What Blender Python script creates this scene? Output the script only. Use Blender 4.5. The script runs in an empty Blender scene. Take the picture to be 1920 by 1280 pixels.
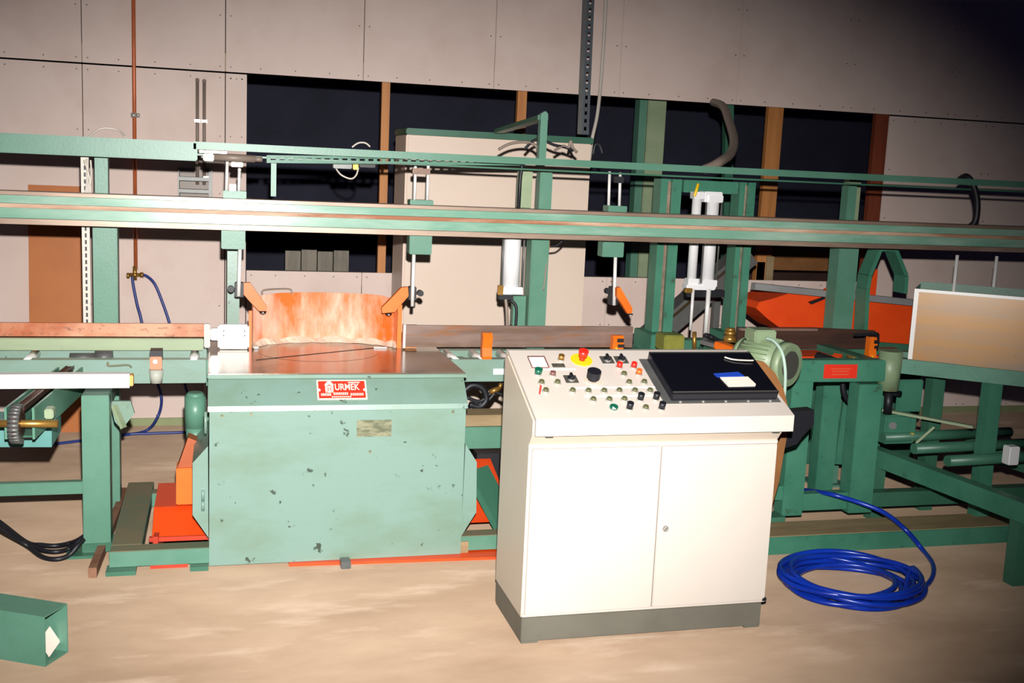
import bpy, bmesh, math, random
from mathutils import Vector, Matrix

# ------------------------------------------------------------------ camera, light, exposure
S = bpy.context.scene
C = S.collection
rnd = random.Random(7)
F_PX, YAW, PITCH, ROLL, EYE = 2055.25, 0.26602, 0.15417, -0.04471, 1.6
fwd = Vector((math.sin(YAW)*math.cos(PITCH), math.cos(YAW)*math.cos(PITCH), -math.sin(PITCH)))
rgt0 = Vector((math.cos(YAW), -math.sin(YAW), 0))
dwn0 = fwd.cross(rgt0)
RGT = math.cos(ROLL)*rgt0 + math.sin(ROLL)*dwn0
DWN = -math.sin(ROLL)*rgt0 + math.cos(ROLL)*dwn0
CAM = Vector((0, 0, EYE))
cam = bpy.data.objects.new('camera', bpy.data.cameras.new('camera'))
C.objects.link(cam)
up = -DWN; bk = -fwd
cam.matrix_world = Matrix(((RGT.x, up.x, bk.x, CAM.x), (RGT.y, up.y, bk.y, CAM.y), (RGT.z, up.z, bk.z, CAM.z), (0, 0, 0, 1)))
cam.data.sensor_width = 36
cam.data.lens = 36*F_PX/1920
cam.data.clip_start = 0.05
S.camera = cam

def ray(px, py): return fwd + RGT*((px-960)/F_PX) + DWN*((py-640)/F_PX)
def oy(px, py, Y): r = ray(px, py); return CAM + r*(Y/r.y)
def oz(px, py, z): r = ray(px, py); return CAM + r*((z-EYE)/r.z)
def oxx(px, py, X): r = ray(px, py); return CAM + r*(X/r.x)

W = bpy.data.worlds.new('hall_gloom'); S.world = W
W.use_nodes = True
W.node_tree.nodes['Background'].inputs[0].default_value = (0.16, 0.20, 0.85, 1)
W.node_tree.nodes['Background'].inputs[1].default_value = 0.016

FL = bpy.data.lights.new('camera_flash', 'SPOT')
fl = bpy.data.objects.new('camera_flash', FL); C.objects.link(fl)
fl.location = CAM + up*0.19 + RGT*0.028
aim = oy(730, 700, 5.0)
fl.rotation_euler = (aim-fl.location).to_track_quat('-Z', 'Y').to_euler()
FL.energy = 1880
FL.spot_size = math.radians(78)
fl.scale = (1.0, 0.66, 1.0)
FL.spot_blend = 1.0
FL.shadow_soft_size = 0.02
FL.color = (0.98, 0.96, 0.93)

S.view_settings.view_transform = 'Standard'
S.view_settings.look = 'None'
S.view_settings.gamma = 1
S.view_settings.use_curve_mapping = False
S.view_settings.exposure = 0.0

# ------------------------------------------------------------------ materials
def lin(c):
    return tuple(((v/255)/12.92 if v/255 <= 0.04045 else ((v/255+0.055)/1.055)**2.4) for v in c) + (1,)

def mat(name, c1, c2=None, scale=5.0, rough=0.5, metal=0.0, lo=0.4, hi=0.65, stretch=(1, 1, 1),
        spot=None, sscale=14.0, slo=0.66, shi=0.74, bump=0.0, bscale=60.0, rvar=0.0, spec=0.5, drough=0.0, sstretch=(1, 1, 1)):
    m = bpy.data.materials.new(name); m.use_nodes = True
    nt = m.node_tree; N = nt.nodes; L = nt.links
    b = N['Principled BSDF']
    b.inputs['Roughness'].default_value = rough
    b.inputs['Metallic'].default_value = metal
    b.inputs['Specular IOR Level'].default_value = spec
    b.inputs['Base Color'].default_value = lin(c1)
    b.inputs['Diffuse Roughness'].default_value = drough
    if c2 is None and spot is None and bump == 0: return m
    tc = N.new('ShaderNodeTexCoord')
    def noise(sc, st, det=6):
        mp = N.new('ShaderNodeMapping'); mp.inputs['Scale'].default_value = st
        L.new(tc.outputs['Object'], mp.inputs[0])
        n = N.new('ShaderNodeTexNoise'); n.inputs['Scale'].default_value = sc; n.inputs['Detail'].default_value = det
        n.inputs['Roughness'].default_value = 0.62
        L.new(mp.outputs[0], n.inputs['Vector']); return n
    col = None
    if c2 is not None:
        n = noise(scale, stretch)
        r = N.new('ShaderNodeValToRGB')
        r.color_ramp.elements[0].position = lo; r.color_ramp.elements[0].color = lin(c1)
        r.color_ramp.elements[1].position = hi; r.color_ramp.elements[1].color = lin(c2)
        L.new(n.outputs[0], r.inputs[0]); col = r.outputs[0]
        if rvar:
            mr = N.new('ShaderNodeMapRange'); mr.inputs[3].default_value = rough-rvar; mr.inputs[4].default_value = rough+rvar
            L.new(n.outputs[0], mr.inputs[0]); L.new(mr.outputs[0], b.inputs['Roughness'])
    if spot is not None:
        n2 = noise(sscale, sstretch)
        r2 = N.new('ShaderNodeValToRGB')
        r2.color_ramp.elements[0].position = slo; r2.color_ramp.elements[0].color = (0, 0, 0, 1)
        r2.color_ramp.elements[1].position = shi; r2.color_ramp.elements[1].color = (1, 1, 1, 1)
        L.new(n2.outputs[0], r2.inputs[0])
        mx = N.new('ShaderNodeMix'); mx.data_type = 'RGBA'
        L.new(r2.outputs[0], mx.inputs[0])
        if col: L.new(col, mx.inputs[6])
        else: mx.inputs[6].default_value = lin(c1)
        mx.inputs[7].default_value = lin(spot); col = mx.outputs[2]
    if col: L.new(col, b.inputs['Base Color'])
    if bump:
        n3 = noise(bscale, (1, 1, 1), 3)
        bp = N.new('ShaderNodeBump'); bp.inputs['Strength'].default_value = bump; bp.inputs['Distance'].default_value = 0.01
        L.new(n3.outputs[0], bp.inputs['Height']); L.new(bp.outputs[0], b.inputs['Normal'])
    return m

GREEN_R = mat('green_paint_dim_side', (70, 128, 104), (56, 114, 92), 3.5, 0.42, bump=0.04, bscale=90, spot=(60, 84, 62), sscale=14, slo=0.62, shi=0.74)  # same green paint; dim light on the right side put into the colour
GREEN = mat('green_paint', (92, 136, 116), (80, 126, 104), 3.5, 0.40, spec=0.5, bump=0.04, bscale=90, spot=(74, 110, 84), sscale=16, slo=0.68, shi=0.8)
GREEN_SAW = mat('green_paint_oily', (122, 150, 138), (112, 134, 112), 2.0, 0.36, lo=0.46, hi=0.72, stretch=(1, 1, 2.2), spot=(58, 70, 56), sscale=20, slo=0.66, shi=0.69, bump=0.03, bscale=70, spec=0.6)
GREEN_PALE = mat('pale_green_paint', (150, 164, 130), (134, 150, 118), 3.0, 0.42, spot=(120, 104, 66), sscale=9, slo=0.66, shi=0.85, stretch=(0.5, 1, 2))
GREEN_DUST = mat('dusty_green_paint', (92, 112, 88), (122, 112, 86), 5, 0.75, lo=0.35, hi=0.6)
GREEN_DARK = mat('dark_green_paint', (64, 112, 90), (52, 98, 76), 3, 0.4, bump=0.03)
GREEN_TEAL = mat('teal_paint', (96, 150, 144), (84, 136, 130), 4, 0.4)
GREEN_GREY = mat('grey_green_paint', (134, 152, 118), (116, 136, 104), 5, 0.45, spot=(110, 88, 54), sscale=10, slo=0.64, shi=0.8)
RAILGREEN = mat('worn_rail_paint', (116, 160, 138), (176, 196, 180), 2.4, 0.25, spec=0.5, stretch=(0.5, 2, 3), lo=0.45, hi=0.72)
RAIL_LIP = mat('worn_rail_steel', (128, 104, 88), (176, 152, 134), 4, 0.38, metal=0.25, stretch=(0.4, 3, 3), lo=0.35, hi=0.7)
RAIL_RUST = mat('rusty_guide_strip', (150, 92, 56), (206, 176, 150), 3, 0.6, metal=0.0, stretch=(0.5, 3, 3), lo=0.38, hi=0.62, spot=(90, 52, 36), sscale=7)
RUST = mat('orange_rust_steel', (170, 84, 36), (200, 146, 112), 2.6, 0.5, lo=0.42, hi=0.62, spot=(120, 62, 34), sscale=20, slo=0.55, shi=0.7, sstretch=(1, 1, 2), bump=0.05)
FENCE = mat('rust_brown_steel', (120, 94, 78), (156, 134, 126), 4, 0.30, metal=0.3, stretch=(0.35, 1, 4), lo=0.35, hi=0.65, spot=(160, 100, 52), sscale=6, slo=0.52, shi=0.66, sstretch=(0.4, 1, 3))
FENCE_DARK = mat('dark_brown_steel', (84, 58, 48), (60, 44, 40), 4, 0.4, metal=0.3, stretch=(0.4, 1, 4))
STEEL = mat('polished_steel', (236, 232, 228), None, rough=0.25, metal=0.12, spec=0.9)
STEEL_TABLE = mat('worn_steel_table', (138, 124, 108), (160, 146, 128), 4, 0.18, metal=0.6, spec=0.9, lo=0.35, hi=0.65, spot=(92, 70, 54), sscale=5, slo=0.52, shi=0.72, rvar=0.06)
ALU = mat('white_aluminium', (238, 236, 236), None, rough=0.3, metal=0.08)
GALV = mat('galvanised_sheet', (118, 110, 100), (150, 118, 74), 3, 0.3, metal=0.9, rvar=0.06)
TRAY = mat('reflection_banded_sheet_metal', (158, 112, 56), (120, 112, 104), 1.3, 0.32, metal=0.7, stretch=(0.2, 0.2, 1.3), lo=0.38, hi=0.56, spot=(80, 70, 60), sscale=7, slo=0.66, shi=0.76)  # orange-to-grey bands put a warm reflection into the colour; random dark spots
GALV2 = mat('pale_grey_steel', (150, 150, 150), (138, 138, 138), 4, 0.45, metal=0.2)
GREYSTEEL = mat('grey_steel', (112, 112, 110), (94, 94, 92), 4, 0.45, metal=0.4)
STRUT = mat('blue_grey_steel', (98, 104, 110), (84, 90, 96), 6, 0.45, metal=0.4)
ORANGE = mat('orange_paint', (236, 112, 22), (224, 100, 18), 4, 0.42)
ORANGE_DUST = mat('orange_paint_sawdust', (230, 104, 30), (226, 186, 162), 4.2, 0.5, lo=0.40, hi=0.66, stretch=(2.2, 1, 0.8))
REDOR = mat('red_orange_paint', (238, 78, 20), (226, 68, 16), 4, 0.45)
RED = mat('red_paint', (196, 58, 30), (170, 48, 26), 5, 0.5, spot=(130, 90, 60), sscale=9)
BROWN_DUCT = mat('brown_orange_paint', (176, 88, 40), (160, 76, 34), 5, 0.5)
DIRT_RED = mat('dirty_red_brown_steel', (122, 74, 54), (140, 100, 76), 8, 0.7, lo=0.4, hi=0.6)
NAMEPLATE = mat('red_nameplate', (222, 52, 34), None, rough=0.4)
PALE_INK = mat('pale_pink_print', (255, 214, 196), None, rough=0.5)
INK_DULL = mat('dull_red_print', (210, 96, 60), None, rough=0.5)
DIRTPLATE = mat('oily_data_plate', (104, 108, 84), (150, 148, 120), 22, 0.4, metal=0.4, stretch=(1, 1, 3), lo=0.4, hi=0.6)
WHITE = mat('white_enamel', (202, 191, 181), (198, 187, 176), 2, 0.4)
WHITE_P = mat('white_plastic', (248, 244, 238), None, rough=0.4)
CREAM = mat('cream_enamel', (206, 190, 172), (200, 184, 166), 2, 0.42)
BEIGE = mat('beige_cabinet_enamel', (226, 204, 186), (222, 200, 182), 2, 0.42)
PLINTH = mat('grey_plinth', (108, 104, 92), (98, 94, 84), 4, 0.5)
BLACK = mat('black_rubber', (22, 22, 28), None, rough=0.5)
BLACKG = mat('black_acrylic', (14, 14, 20), None, rough=0.12)
DARKIN = mat('dark_screen', (26, 26, 34), None, rough=0.25)
GREYPLATE = mat('grey_switch_plate', (86, 84, 78), None, rough=0.4, metal=0.3)
BUTGOLD = mat('olive_button', (92, 92, 60), None, rough=0.35)
CHROME = mat('chrome', (214, 208, 198), None, rough=0.2, metal=0.6)
BTN_RED = mat('red_button', (222, 42, 30), None, rough=0.35)
BTN_ORANGE = mat('orange_button', (236, 100, 40), None, rough=0.35)
BTN_GREEN = mat('green_button', (20, 92, 70), None, rough=0.35)
BTN_BROWN = mat('brown_button', (120, 80, 76), None, rough=0.35)
YELLOW = mat('yellow_disc', (244, 198, 30), None, rough=0.4)
BRASS = mat('brass', (184, 140, 70), (164, 120, 58), 20, 0.35, metal=0.7)
COPPER = mat('copper_pipe', (206, 112, 66), (180, 94, 56), 5, 0.4, metal=0.2)
HOSE = mat('blue_air_hose', (16, 54, 170), (12, 42, 146), 6, 0.28)
HOSE_WALL = mat('dull_blue_hose', (46, 62, 128), None, rough=0.4)
CABLE_GREY = mat('grey_conduit', (132, 116, 104), None, rough=0.45)
CABLE_WHITE = mat('white_cable', (200, 190, 178), None, rough=0.45)
CABLE_GREEN = mat('pale_green_cable', (170, 196, 180), None, rough=0.45)
WALL = mat('wall_board', (226, 206, 196), (220, 199, 188), 1.6, 0.6, spot=(214, 190, 178), sscale=3, slo=0.5, shi=0.8, bump=0.02, drough=0.6)
SCREW = mat('screw_head', (96, 80, 70), None, rough=0.5)
TIMBER = mat('pine_timber', (196, 130, 70), (170, 106, 54), 3, 0.6, stretch=(6, 6, 0.5))
TIMBER_RED = mat('reddish_timber', (140, 66, 40), (120, 54, 34), 3, 0.6, stretch=(6, 6, 0.5))
TIMBER_GREY = mat('weathered_plank', (156, 134, 98), (134, 112, 80), 4, 0.7, stretch=(0.6, 3, 3))
HARDBOARD = mat('brown_hardboard', (188, 104, 28), (176, 96, 24), 3, 0.55)
BROWN_SHEET = mat('dull_brown_hardboard', (140, 92, 50), (124, 80, 42), 6, 0.6)
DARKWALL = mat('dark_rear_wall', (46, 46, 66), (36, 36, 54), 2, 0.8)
GREYBOARD = mat('grey_weathered_board', (150, 140, 124), (126, 118, 104), 5, 0.7, stretch=(4, 4, 0.6))
FLOORM = mat('dusty_concrete', (146, 121, 99), (168, 143, 120), 1.7, 0.62, lo=0.36, hi=0.66, stretch=(0.7, 1.5, 1), spot=(186, 163, 143), sscale=3.6, slo=0.56, shi=0.78, sstretch=(0.5, 1.6, 1), bump=0.05, bscale=25, drough=1.0)
PAPER = mat('paper', (236, 222, 208), None, rough=0.6)
BLUELAB = mat('blue_label', (28, 66, 170), None, rough=0.5)
SKIRT = mat('pale_green_skirting', (150, 158, 112), (138, 146, 102), 4, 0.6)
SAWDUST = mat('sawdust', (232, 212, 190), (220, 196, 172), 30, 0.9, bump=0.3, bscale=120)

# ------------------------------------------------------------------ geometry helpers
class B:
    def __init__(s): s.b = bmesh.new()
    def box(s, x0, x1, y0, y1, z0, z1, bev=0.0):
        t = bmesh.new()
        bmesh.ops.create_cube(t, size=1)
        for v in t.verts:
            v.co = Vector(((x0+x1)/2 + v.co.x*(x1-x0), (y0+y1)/2 + v.co.y*(y1-y0), (z0+z1)/2 + v.co.z*(z1-z0)))
        if bev: bmesh.ops.bevel(t, geom=t.edges[:], offset=bev, segments=2, affect='EDGES')
        return s._add(t)
    def _add(s, t, mtx=None):
        if mtx is not None: bmesh.ops.transform(t, matrix=mtx, verts=t.verts)
        mp = {v: s.b.verts.new(v.co) for v in t.verts}
        for f in t.faces:
            try:
                nf = s.b.faces.new([mp[v] for v in f.verts]); nf.smooth = f.smooth
            except ValueError: pass
        t.free(); return s
    def obox(s, mtx, sx, sy, sz, bev=0.0):
        t = bmesh.new(); bmesh.ops.create_cube(t, size=1)
        for v in t.verts: v.co = Vector((v.co.x*sx, v.co.y*sy, v.co.z*sz))
        if bev: bmesh.ops.bevel(t, geom=t.edges[:], offset=bev, segments=2, affect='EDGES')
        return s._add(t, mtx)
    def beam(s, p0, p1, w, h, upv=(0, 0, 1), bev=0.0):
        p0 = Vector(p0); p1 = Vector(p1); d = p1-p0; L = d.length; d.normalize()
        side = d.cross(Vector(upv)).normalized(); u = side.cross(d)
        m = Matrix(((d.x, side.x, u.x, 0), (d.y, side.y, u.y, 0), (d.z, side.z, u.z, 0), (0, 0, 0, 1)))
        m.translation = (p0+p1)/2
        return s.obox(m, L, w, h, bev)
    def cyl(s, p0, p1, r, r2=None, seg=20, smooth=True):
        p0 = Vector(p0); p1 = Vector(p1); d = p1-p0
        t = bmesh.new()
        bmesh.ops.create_cone(t, cap_ends=True, segments=seg, radius1=r, radius2=r if r2 is None else r2, depth=d.length)
        for f in t.faces: f.smooth = smooth and len(f.verts) == 4
        m = d.to_track_quat('Z', 'Y').to_matrix().to_4x4(); m.translation = (p0+p1)/2
        return s._add(t, m)
    def ball(s, c, r, sc=(1, 1, 1), seg=16):
        t = bmesh.new(); bmesh.ops.create_uvsphere(t, u_segments=seg, v_segments=seg//2, radius=r)
        for f in t.faces: f.smooth = True
        return s._add(t, Matrix.Translation(Vector(c)) @ Matrix.Diagonal((*sc, 1)))
    def prism(s, prof, axis, a0, a1):
        # prof: 2D points; axis 'x' -> (y,z), 'y' -> (x,z), 'z' -> (x,y)
        def P(p, a):
            return {'x': (a, p[0], p[1]), 'y': (p[0], a, p[1]), 'z': (p[0], p[1], a)}[axis]
        A = [s.b.verts.new(P(p, a0)) for p in prof]; Bv = [s.b.verts.new(P(p, a1)) for p in prof]
        n = len(prof)
        s.b.faces.new(A); s.b.faces.new(list(reversed(Bv)))
        for i in range(n): s.b.faces.new((A[i], Bv[i], Bv[(i+1) % n], A[(i+1) % n]))
        return s
    def tube(s, pts, r, seg=8, sub=6):
        P = [Vector(p) for p in pts]
        Q = []
        for i in range(len(P)-1):
            a = P[max(i-1, 0)]; b = P[i]; c = P[i+1]; d = P[min(i+2, len(P)-1)]
            for k in range(sub):
                t = k/sub
                Q.append(0.5*((2*b) + (c-a)*t + (2*a-5*b+4*c-d)*t*t + (3*b-a-3*c+d)*t**3))
        Q.append(P[-1])
        rings = []; nrm = None
        for i, q in enumerate(Q):
            t = (Q[min(i+1, len(Q)-1)] - Q[max(i-1, 0)]).normalized()
            if nrm is None: nrm = t.orthogonal().normalized()
            else: nrm = (nrm - t*nrm.dot(t)).normalized()
            bn = t.cross(nrm)
            rings.append([s.b.verts.new(q + (nrm*math.cos(2*math.pi*k/seg) + bn*math.sin(2*math.pi*k/seg))*r) for k in range(seg)])
        for a, b in zip(rings, rings[1:]):
            for k in range(seg):
                f = s.b.faces.new((a[k], a[(k+1) % seg], b[(k+1) % seg], b[k])); f.smooth = True
        s.b.faces.new(list(reversed(rings[0]))); s.b.faces.new(rings[-1]); return s
    def strip(s, pts, w_dir, thick):
        # sheet: polyline pts extruded along w_dir, given thickness by solidify-like offset in y
        w = Vector(w_dir); off = Vector(thick)
        a = [s.b.verts.new(Vector(p)) for p in pts]; b = [s.b.verts.new(Vector(p)+w) for p in pts]
        c = [s.b.verts.new(Vector(p)+off) for p in pts]; d = [s.b.verts.new(Vector(p)+w+off) for p in pts]
        n = len(pts)
        for i in range(n-1):
            s.b.faces.new((a[i], a[i+1], b[i+1], b[i])); s.b.faces.new((c[i+1], c[i], d[i], d[i+1]))
            s.b.faces.new((b[i], b[i+1], d[i+1], d[i])); s.b.faces.new((a[i+1], a[i], c[i], c[i+1]))
        s.b.faces.new((a[0], b[0], d[0], c[0])); s.b.faces.new((b[-1], a[-1], c[-1], d[-1]))
        return s

def rootloc(o):
    v = Vector((0, 0, 0))
    while o is not None: v += o.location; o = o.parent
    return v
def finish(o, label=None, cat=None, group=None, kind=None):
    if label: o['label'] = label
    if cat: o['category'] = cat
    if group: o['group'] = group
    if kind: o['kind'] = kind
    return o
def thing(name, label, cat, loc=(0, 0, 0), group=None, kind=None):
    o = bpy.data.objects.new(name, None); C.objects.link(o); o.location = loc
    o.empty_display_size = 0.05
    return finish(o, label, cat, group, kind)
def mk(name, b, m, parent=None, label=None, cat=None, group=None, kind=None, base=None):
    bmesh.ops.recalc_face_normals(b.b, faces=b.b.faces)
    me = bpy.data.meshes.new(name)
    org = rootloc(parent) if parent else Vector((0, 0, 0))
    if parent is None:
        co = [v.co for v in b.b.verts]
        lo = Vector((min(c.x for c in co), min(c.y for c in co), min(c.z for c in co)))
        hi = Vector((max(c.x for c in co), max(c.y for c in co), max(c.z for c in co)))
        org = Vector(((lo.x+hi.x)/2, (lo.y+hi.y)/2, lo.z))
    bmesh.ops.translate(b.b, vec=-org, verts=b.b.verts)
    b.b.to_mesh(me); b.b.free()
    me.materials.append(m)
    o = bpy.data.objects.new(name, me); C.objects.link(o)
    if parent: o.parent = parent
    else: o.location = org
    return finish(o, label, cat, group, kind)
def put(name, me, parent, mtx):
    o = bpy.data.objects.new(name, me); C.objects.link(o); o.parent = parent
    o.matrix_local = Matrix.Translation(-rootloc(parent)) @ mtx
    return o
def mesh_of(b, m, name):
    bmesh.ops.recalc_face_normals(b.b, faces=b.b.faces)
    me = bpy.data.meshes.new(name); b.b.to_mesh(me); b.b.free(); me.materials.append(m); return me
def rect(x0, y0, x1, y1, Y):
    xm, ym = (x0+x1)/2, (y0+y1)/2
    return oy(x0, ym, Y).x, oy(x1, ym, Y).x, oy(xm, y1, Y).z, oy(xm, y0, Y).z   # X0 X1 Z0 Z1
def pbox(x0, y0, x1, y1, Y, dep, bev=0.0, b=None):
    a = rect(x0, y0, x1, y1, Y); b = b or B()
    return b.box(a[0], a[1], Y, Y+dep, a[2], a[3], bev)
def ppoly(pts, Y): return [(oy(x, y, Y).x, oy(x, y, Y).z) for x, y in pts]
def text_mesh(s, size, m, name, ext=0.0006):
    cu = bpy.data.curves.new(name, 'FONT'); cu.body = s; cu.size = size; cu.extrude = ext
    cu.align_x = 'LEFT'; cu.align_y = 'BOTTOM'; cu.offset = size*0.02
    o = bpy.data.objects.new(name, cu); C.objects.link(o)
    bpy.context.view_layer.update()
    me = bpy.data.meshes.new_from_object(o.evaluated_get(bpy.context.evaluated_depsgraph_get()))
    bpy.data.objects.remove(o); me.materials.clear(); me.materials.append(m); return me

# ------------------------------------------------------------------ the setting
WY = 6.74
mk('floor', B().box(-4, 8.5, -0.6, 11, -0.05, 0.0), FLOORM, label='dusty beige concrete hall floor', kind='structure')

wall = B()
wall.box(-3.2, 8, WY+0.02, WY+0.06, 2.10, 2.2).box(-3.2, 8, WY+0.02, WY+0.06, 3.2, 3.3).box(-3.2, 0.15, WY+0.02, WY+0.06, 0.0, 0.08).box(0.15, 4.46, WY+0.02, WY+0.06, 0.0, 0.08)
wall_back = mk('wall_back', wall, TIMBER_GREY, label='beige board wall with a long dark opening behind the machines', kind='structure')
xs = [-3.1, -2.34, -1.54, -0.738, 0.042, 0.841, 1.647, 2.469, 3.29, 4.11, 4.93, 5.75, 6.57, 7.4]
g = 0.0025
panels = []
for a, b in zip(xs, xs[1:]): panels.append((a, b, 2.093, 3.3))
for a, b in ((-3.1, -2.34), (-2.34, -1.54), (-1.54, -0.738), (-0.738, 0.042), (0.042, 0.166)): panels.append((a, b, 0.03, 2.088))
for a, b in ((0.166, 0.86), (0.86, 1.66), (1.66, 2.46), (2.46, 3.26), (3.26, 4.06), (4.06, 4.448)): panels.append((a, b, 0.03, 0.943))
for a, b in ((4.448, 5.25), (5.25, 6.05), (6.05, 6.85), (6.85, 7.65)): panels.append((a, b, 0.03, 2.088))
for a, b, z0, z1 in panels:
    mk('wall_panel', B().box(a+g, b-g, WY, WY+0.016, z0+g, z1-g), WALL, wall_back)
sc = B()
for a, b, z0, z1 in panels:
    for x in (a+0.03, b-0.03):
        n = max(2, int((z1-z0)/0.3))
        for i in range(n+1):
            z = z0+0.03+(z1-z0-0.06)*i/n
            if 1.2 < z or z < 0.95: sc.cyl((x, WY+0.002, z), (x, WY-0.0015, z), 0.0042, seg=8)
    for i in range(1, 4):
        x = a+(b-a)*i/4
        for z in (z0+0.03, z1-0.03): sc.cyl((x, WY+0.002, z), (x, WY-0.0015, z), 0.0042, seg=8)
mk('screw_heads', sc, SCREW, wall_back, kind='stuff')
for (a, b, m) in ((713, 728, TIMBER), (968, 985, TIMBER), (1438, 1466, TIMBER), (1640, 1664, TIMBER_RED)):
    X0 = oy(a, 300 if a > 700 and a < 900 else 250, 6.8).x; X1 = oy(b, 300 if a < 900 else 250, 6.8).x
    mk('stud', B().box(X0, X1, 6.80, 6.84, 0.0, 2.3), m, wall_back)
mk('sill_plate', B().box(0.17, 4.44, WY+0.018, 6.86, 0.86, 0.935), TIMBER_GREY, wall_back)
mk('baseboard_back', B().box(-3.1, 7.6, WY-0.012, WY, 0.0, 0.045), SKIRT, label='pale green skirting strip along the foot of the board wall', kind='structure')
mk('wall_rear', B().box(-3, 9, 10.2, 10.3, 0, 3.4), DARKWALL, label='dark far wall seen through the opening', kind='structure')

# ------------------------------------------------------------------ things behind the opening and along the wall
def colm(b, x0, x1, y0, y1, z0, z1, t=0.012):   # H column
    b.box(x0, x1, y0, y0+t, z0, z1); b.box(x0, x1, y1-t, y1, z0, z1); b.box((x0+x1)/2-t/2, (x0+x1)/2+t/2, y0+t, y1-t, z0, z1); return b
c = thing('steel_column', 'pale green steel column standing in the dark opening behind the wall', 'column', (2.86, 7.15, 0))
mk('column_body', B().box(2.80, 2.93, 7.05, 7.17, 0, 2.9, 0.006), GREEN_PALE, c)
mk('side_channel', B().box(2.745, 2.797, 7.07, 7.16, 0, 2.9), GREEN, c)
mk('base_plate', B().box(2.70, 3.0, 7.0, 7.25, 0, 0.015), GREEN, c)
c = thing('board_screen', 'grey weathered board screen standing in the dark beyond the opening', 'boards', (0.7, 8.0, 0))
for i in range(4):
    x = 0.47+i*0.115
    mk('board', B().box(x, x+0.108, 8.0, 8.02, 0.0, 0.965+0.01*(i % 2)), GREYBOARD, c)
for z in (0.2, 0.7): mk('batten', B().box(0.45, 0.95, 8.021, 8.05, z, z+0.08), GREYBOARD, c)
c = thing('timber_offcut', 'pale wooden offcut lying on the opening sill behind the press', 'timber', oy(1432, 527, 6.82))
p = oy(1432, 527, 6.82)
mk('block', B().box(p.x-0.07, p.x-0.01, 6.80, 6.86, 0.935, 1.06), TIMBER, c)
mk('upright', B().box(p.x-0.005, p.x+0.05, 6.79, 6.85, 0.935, 1.10), TIMBER_GREY, c)

c = thing('board_stack', 'stack of dark brown boards in the gloom behind the opening at right', 'boards', (3.95, 7.2, 0))
for i in range(6):
    x_ = 3.50+0.03*(i % 3); mk('board', B().box(x_, x_+1.0-0.08*(i % 2), 7.05+0.02*(i % 2), 7.35, 0.16+i*0.165, 0.16+i*0.165+0.15), BROWN_SHEET if i % 2 else FENCE_DARK, c)
for x_ in (3.65, 4.25): mk('bearer', B().box(x_, x_+0.09, 7.05, 7.35, 0.0, 0.159), TIMBER_GREY, c)

c = thing('tall_cabinet', 'tall beige switch cabinet with a green top edge behind the gantry', 'cabinet', (1.57, 6.4, 0))
mk('body', B().box(1.024, 2.124, 6.215, 6.60, 0.06, 1.775, 0.004), BEIGE, c)
mk('door', B().box(1.034, 2.114, 6.2, 6.214, 0.07, 1.768, 0.003), BEIGE, c)
mk('top_trim', B().box(1.02, 2.13, 6.19, 6.61, 1.776, 1.812, 0.006), GREEN_DARK, c)
mk('plinth', B().box(1.04, 2.11, 6.23, 6.58, 0, 0.06), PLINTH, c)

c = thing('perforated_strut', 'perforated steel angle strut rising from the tall cabinet top', 'strut', oy(1095, 252, 6.35))
p0 = oy(1093, 252, 6.35); p1 = oy(1106, -60, 6.35)
for (off, m) in ((0.0, STRUT),):
    b = B(); d = (p1-p0); n = int(d.length/0.045)
    for k in (-0.016, 0.016): b.beam(p0+Vector((k+0.012, 0, 0)), p1+Vector((k+0.012, 0, 0)), 0.016, 0.004, (0, 1, 0))
    for i in range(n+1):
        q = p0+d*(i/n); b.beam(q+Vector((0.012, 0, 0)), q+d.normalized()*0.024+Vector((0.012, 0, 0)), 0.018, 0.004, (0, 1, 0))
    mk('perforated_flange', b, m, c)
b = B(); b.beam(p0+Vector((-0.013, 0.02, 0)), p1+Vector((-0.013, 0.02, 0)), 0.004, 0.045, (0, 1, 0))
b.beam(p0+Vector((-0.025, 0.0, 0)), p1+Vector((-0.025, 0.0, 0)), 0.022, 0.004, (0, 1, 0))
mk('side_flange', b, GREYSTEEL, c)
mk('power_cable', B().tube([oy(1137, -20, 6.5), oy(1133, 60, 6.5), oy(1127, 150, 6.48), oy(1120, 215, 6.4), oy(1110, 262, 6.35), oy(1106, 300, 6.4)], 0.011), CABLE_WHITE,
   label='white cable hanging beside the perforated strut', cat='cable')

c = thing('copper_pipe', 'vertical copper air pipe with a brass tap on the wall', 'pipe', oy(252, 515, 6.70))
X = oy(252, 215, 6.70).x
mk('pipe', B().cyl((X, 6.70, oy(253, 515, 6.69).z+0.03), (X, 6.70, 3.25), 0.011), COPPER, c)
mk('pipe_clamp', B().cyl((X-0.003, 6.70, 1.805), (X-0.003, 6.70, 1.83), 0.018).cyl((X, 6.70, 1.818), (X, 6.738, 1.818), 0.006).cyl((X+0.012, 6.69, 1.818), (X+0.03, 6.69, 1.818), 0.011), CHROME, c)
q = oy(253, 515, 6.69)
mk('tap_body', B().cyl(q+Vector((-0.045, 0, 0)), q+Vector((0.045, 0, 0)), 0.011).cyl(q+Vector((0, 0, 0.05)), q+Vector((0, 0, -0.03)), 0.012).ball(q, 0.018).cyl(q+Vector((-0.045, 0, -0.006)), q+Vector((-0.03, 0, -0.006)), 0.016).cyl(q+Vector((0.03, 0, 0)), q+Vector((0.047, 0, 0)), 0.016), BRASS, c)
mk('air_hose', B().tube([oy(248, 518, 6.69), oy(250, 535, 6.68), oy(257, 570, 6.66), oy(265, 600, 6.64), oy(276, 660, 6.62), oy(296, 720, 6.6), oy(303, 750, 6.58), oy(296, 780, 6.5), oz(276, 806, 0.012), oz(235, 815, 0.012), oz(205, 815, 0.012)], 0.0085), HOSE_WALL,
   label='blue air hose hanging from the brass tap straight down the wall', cat='hose')
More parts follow.
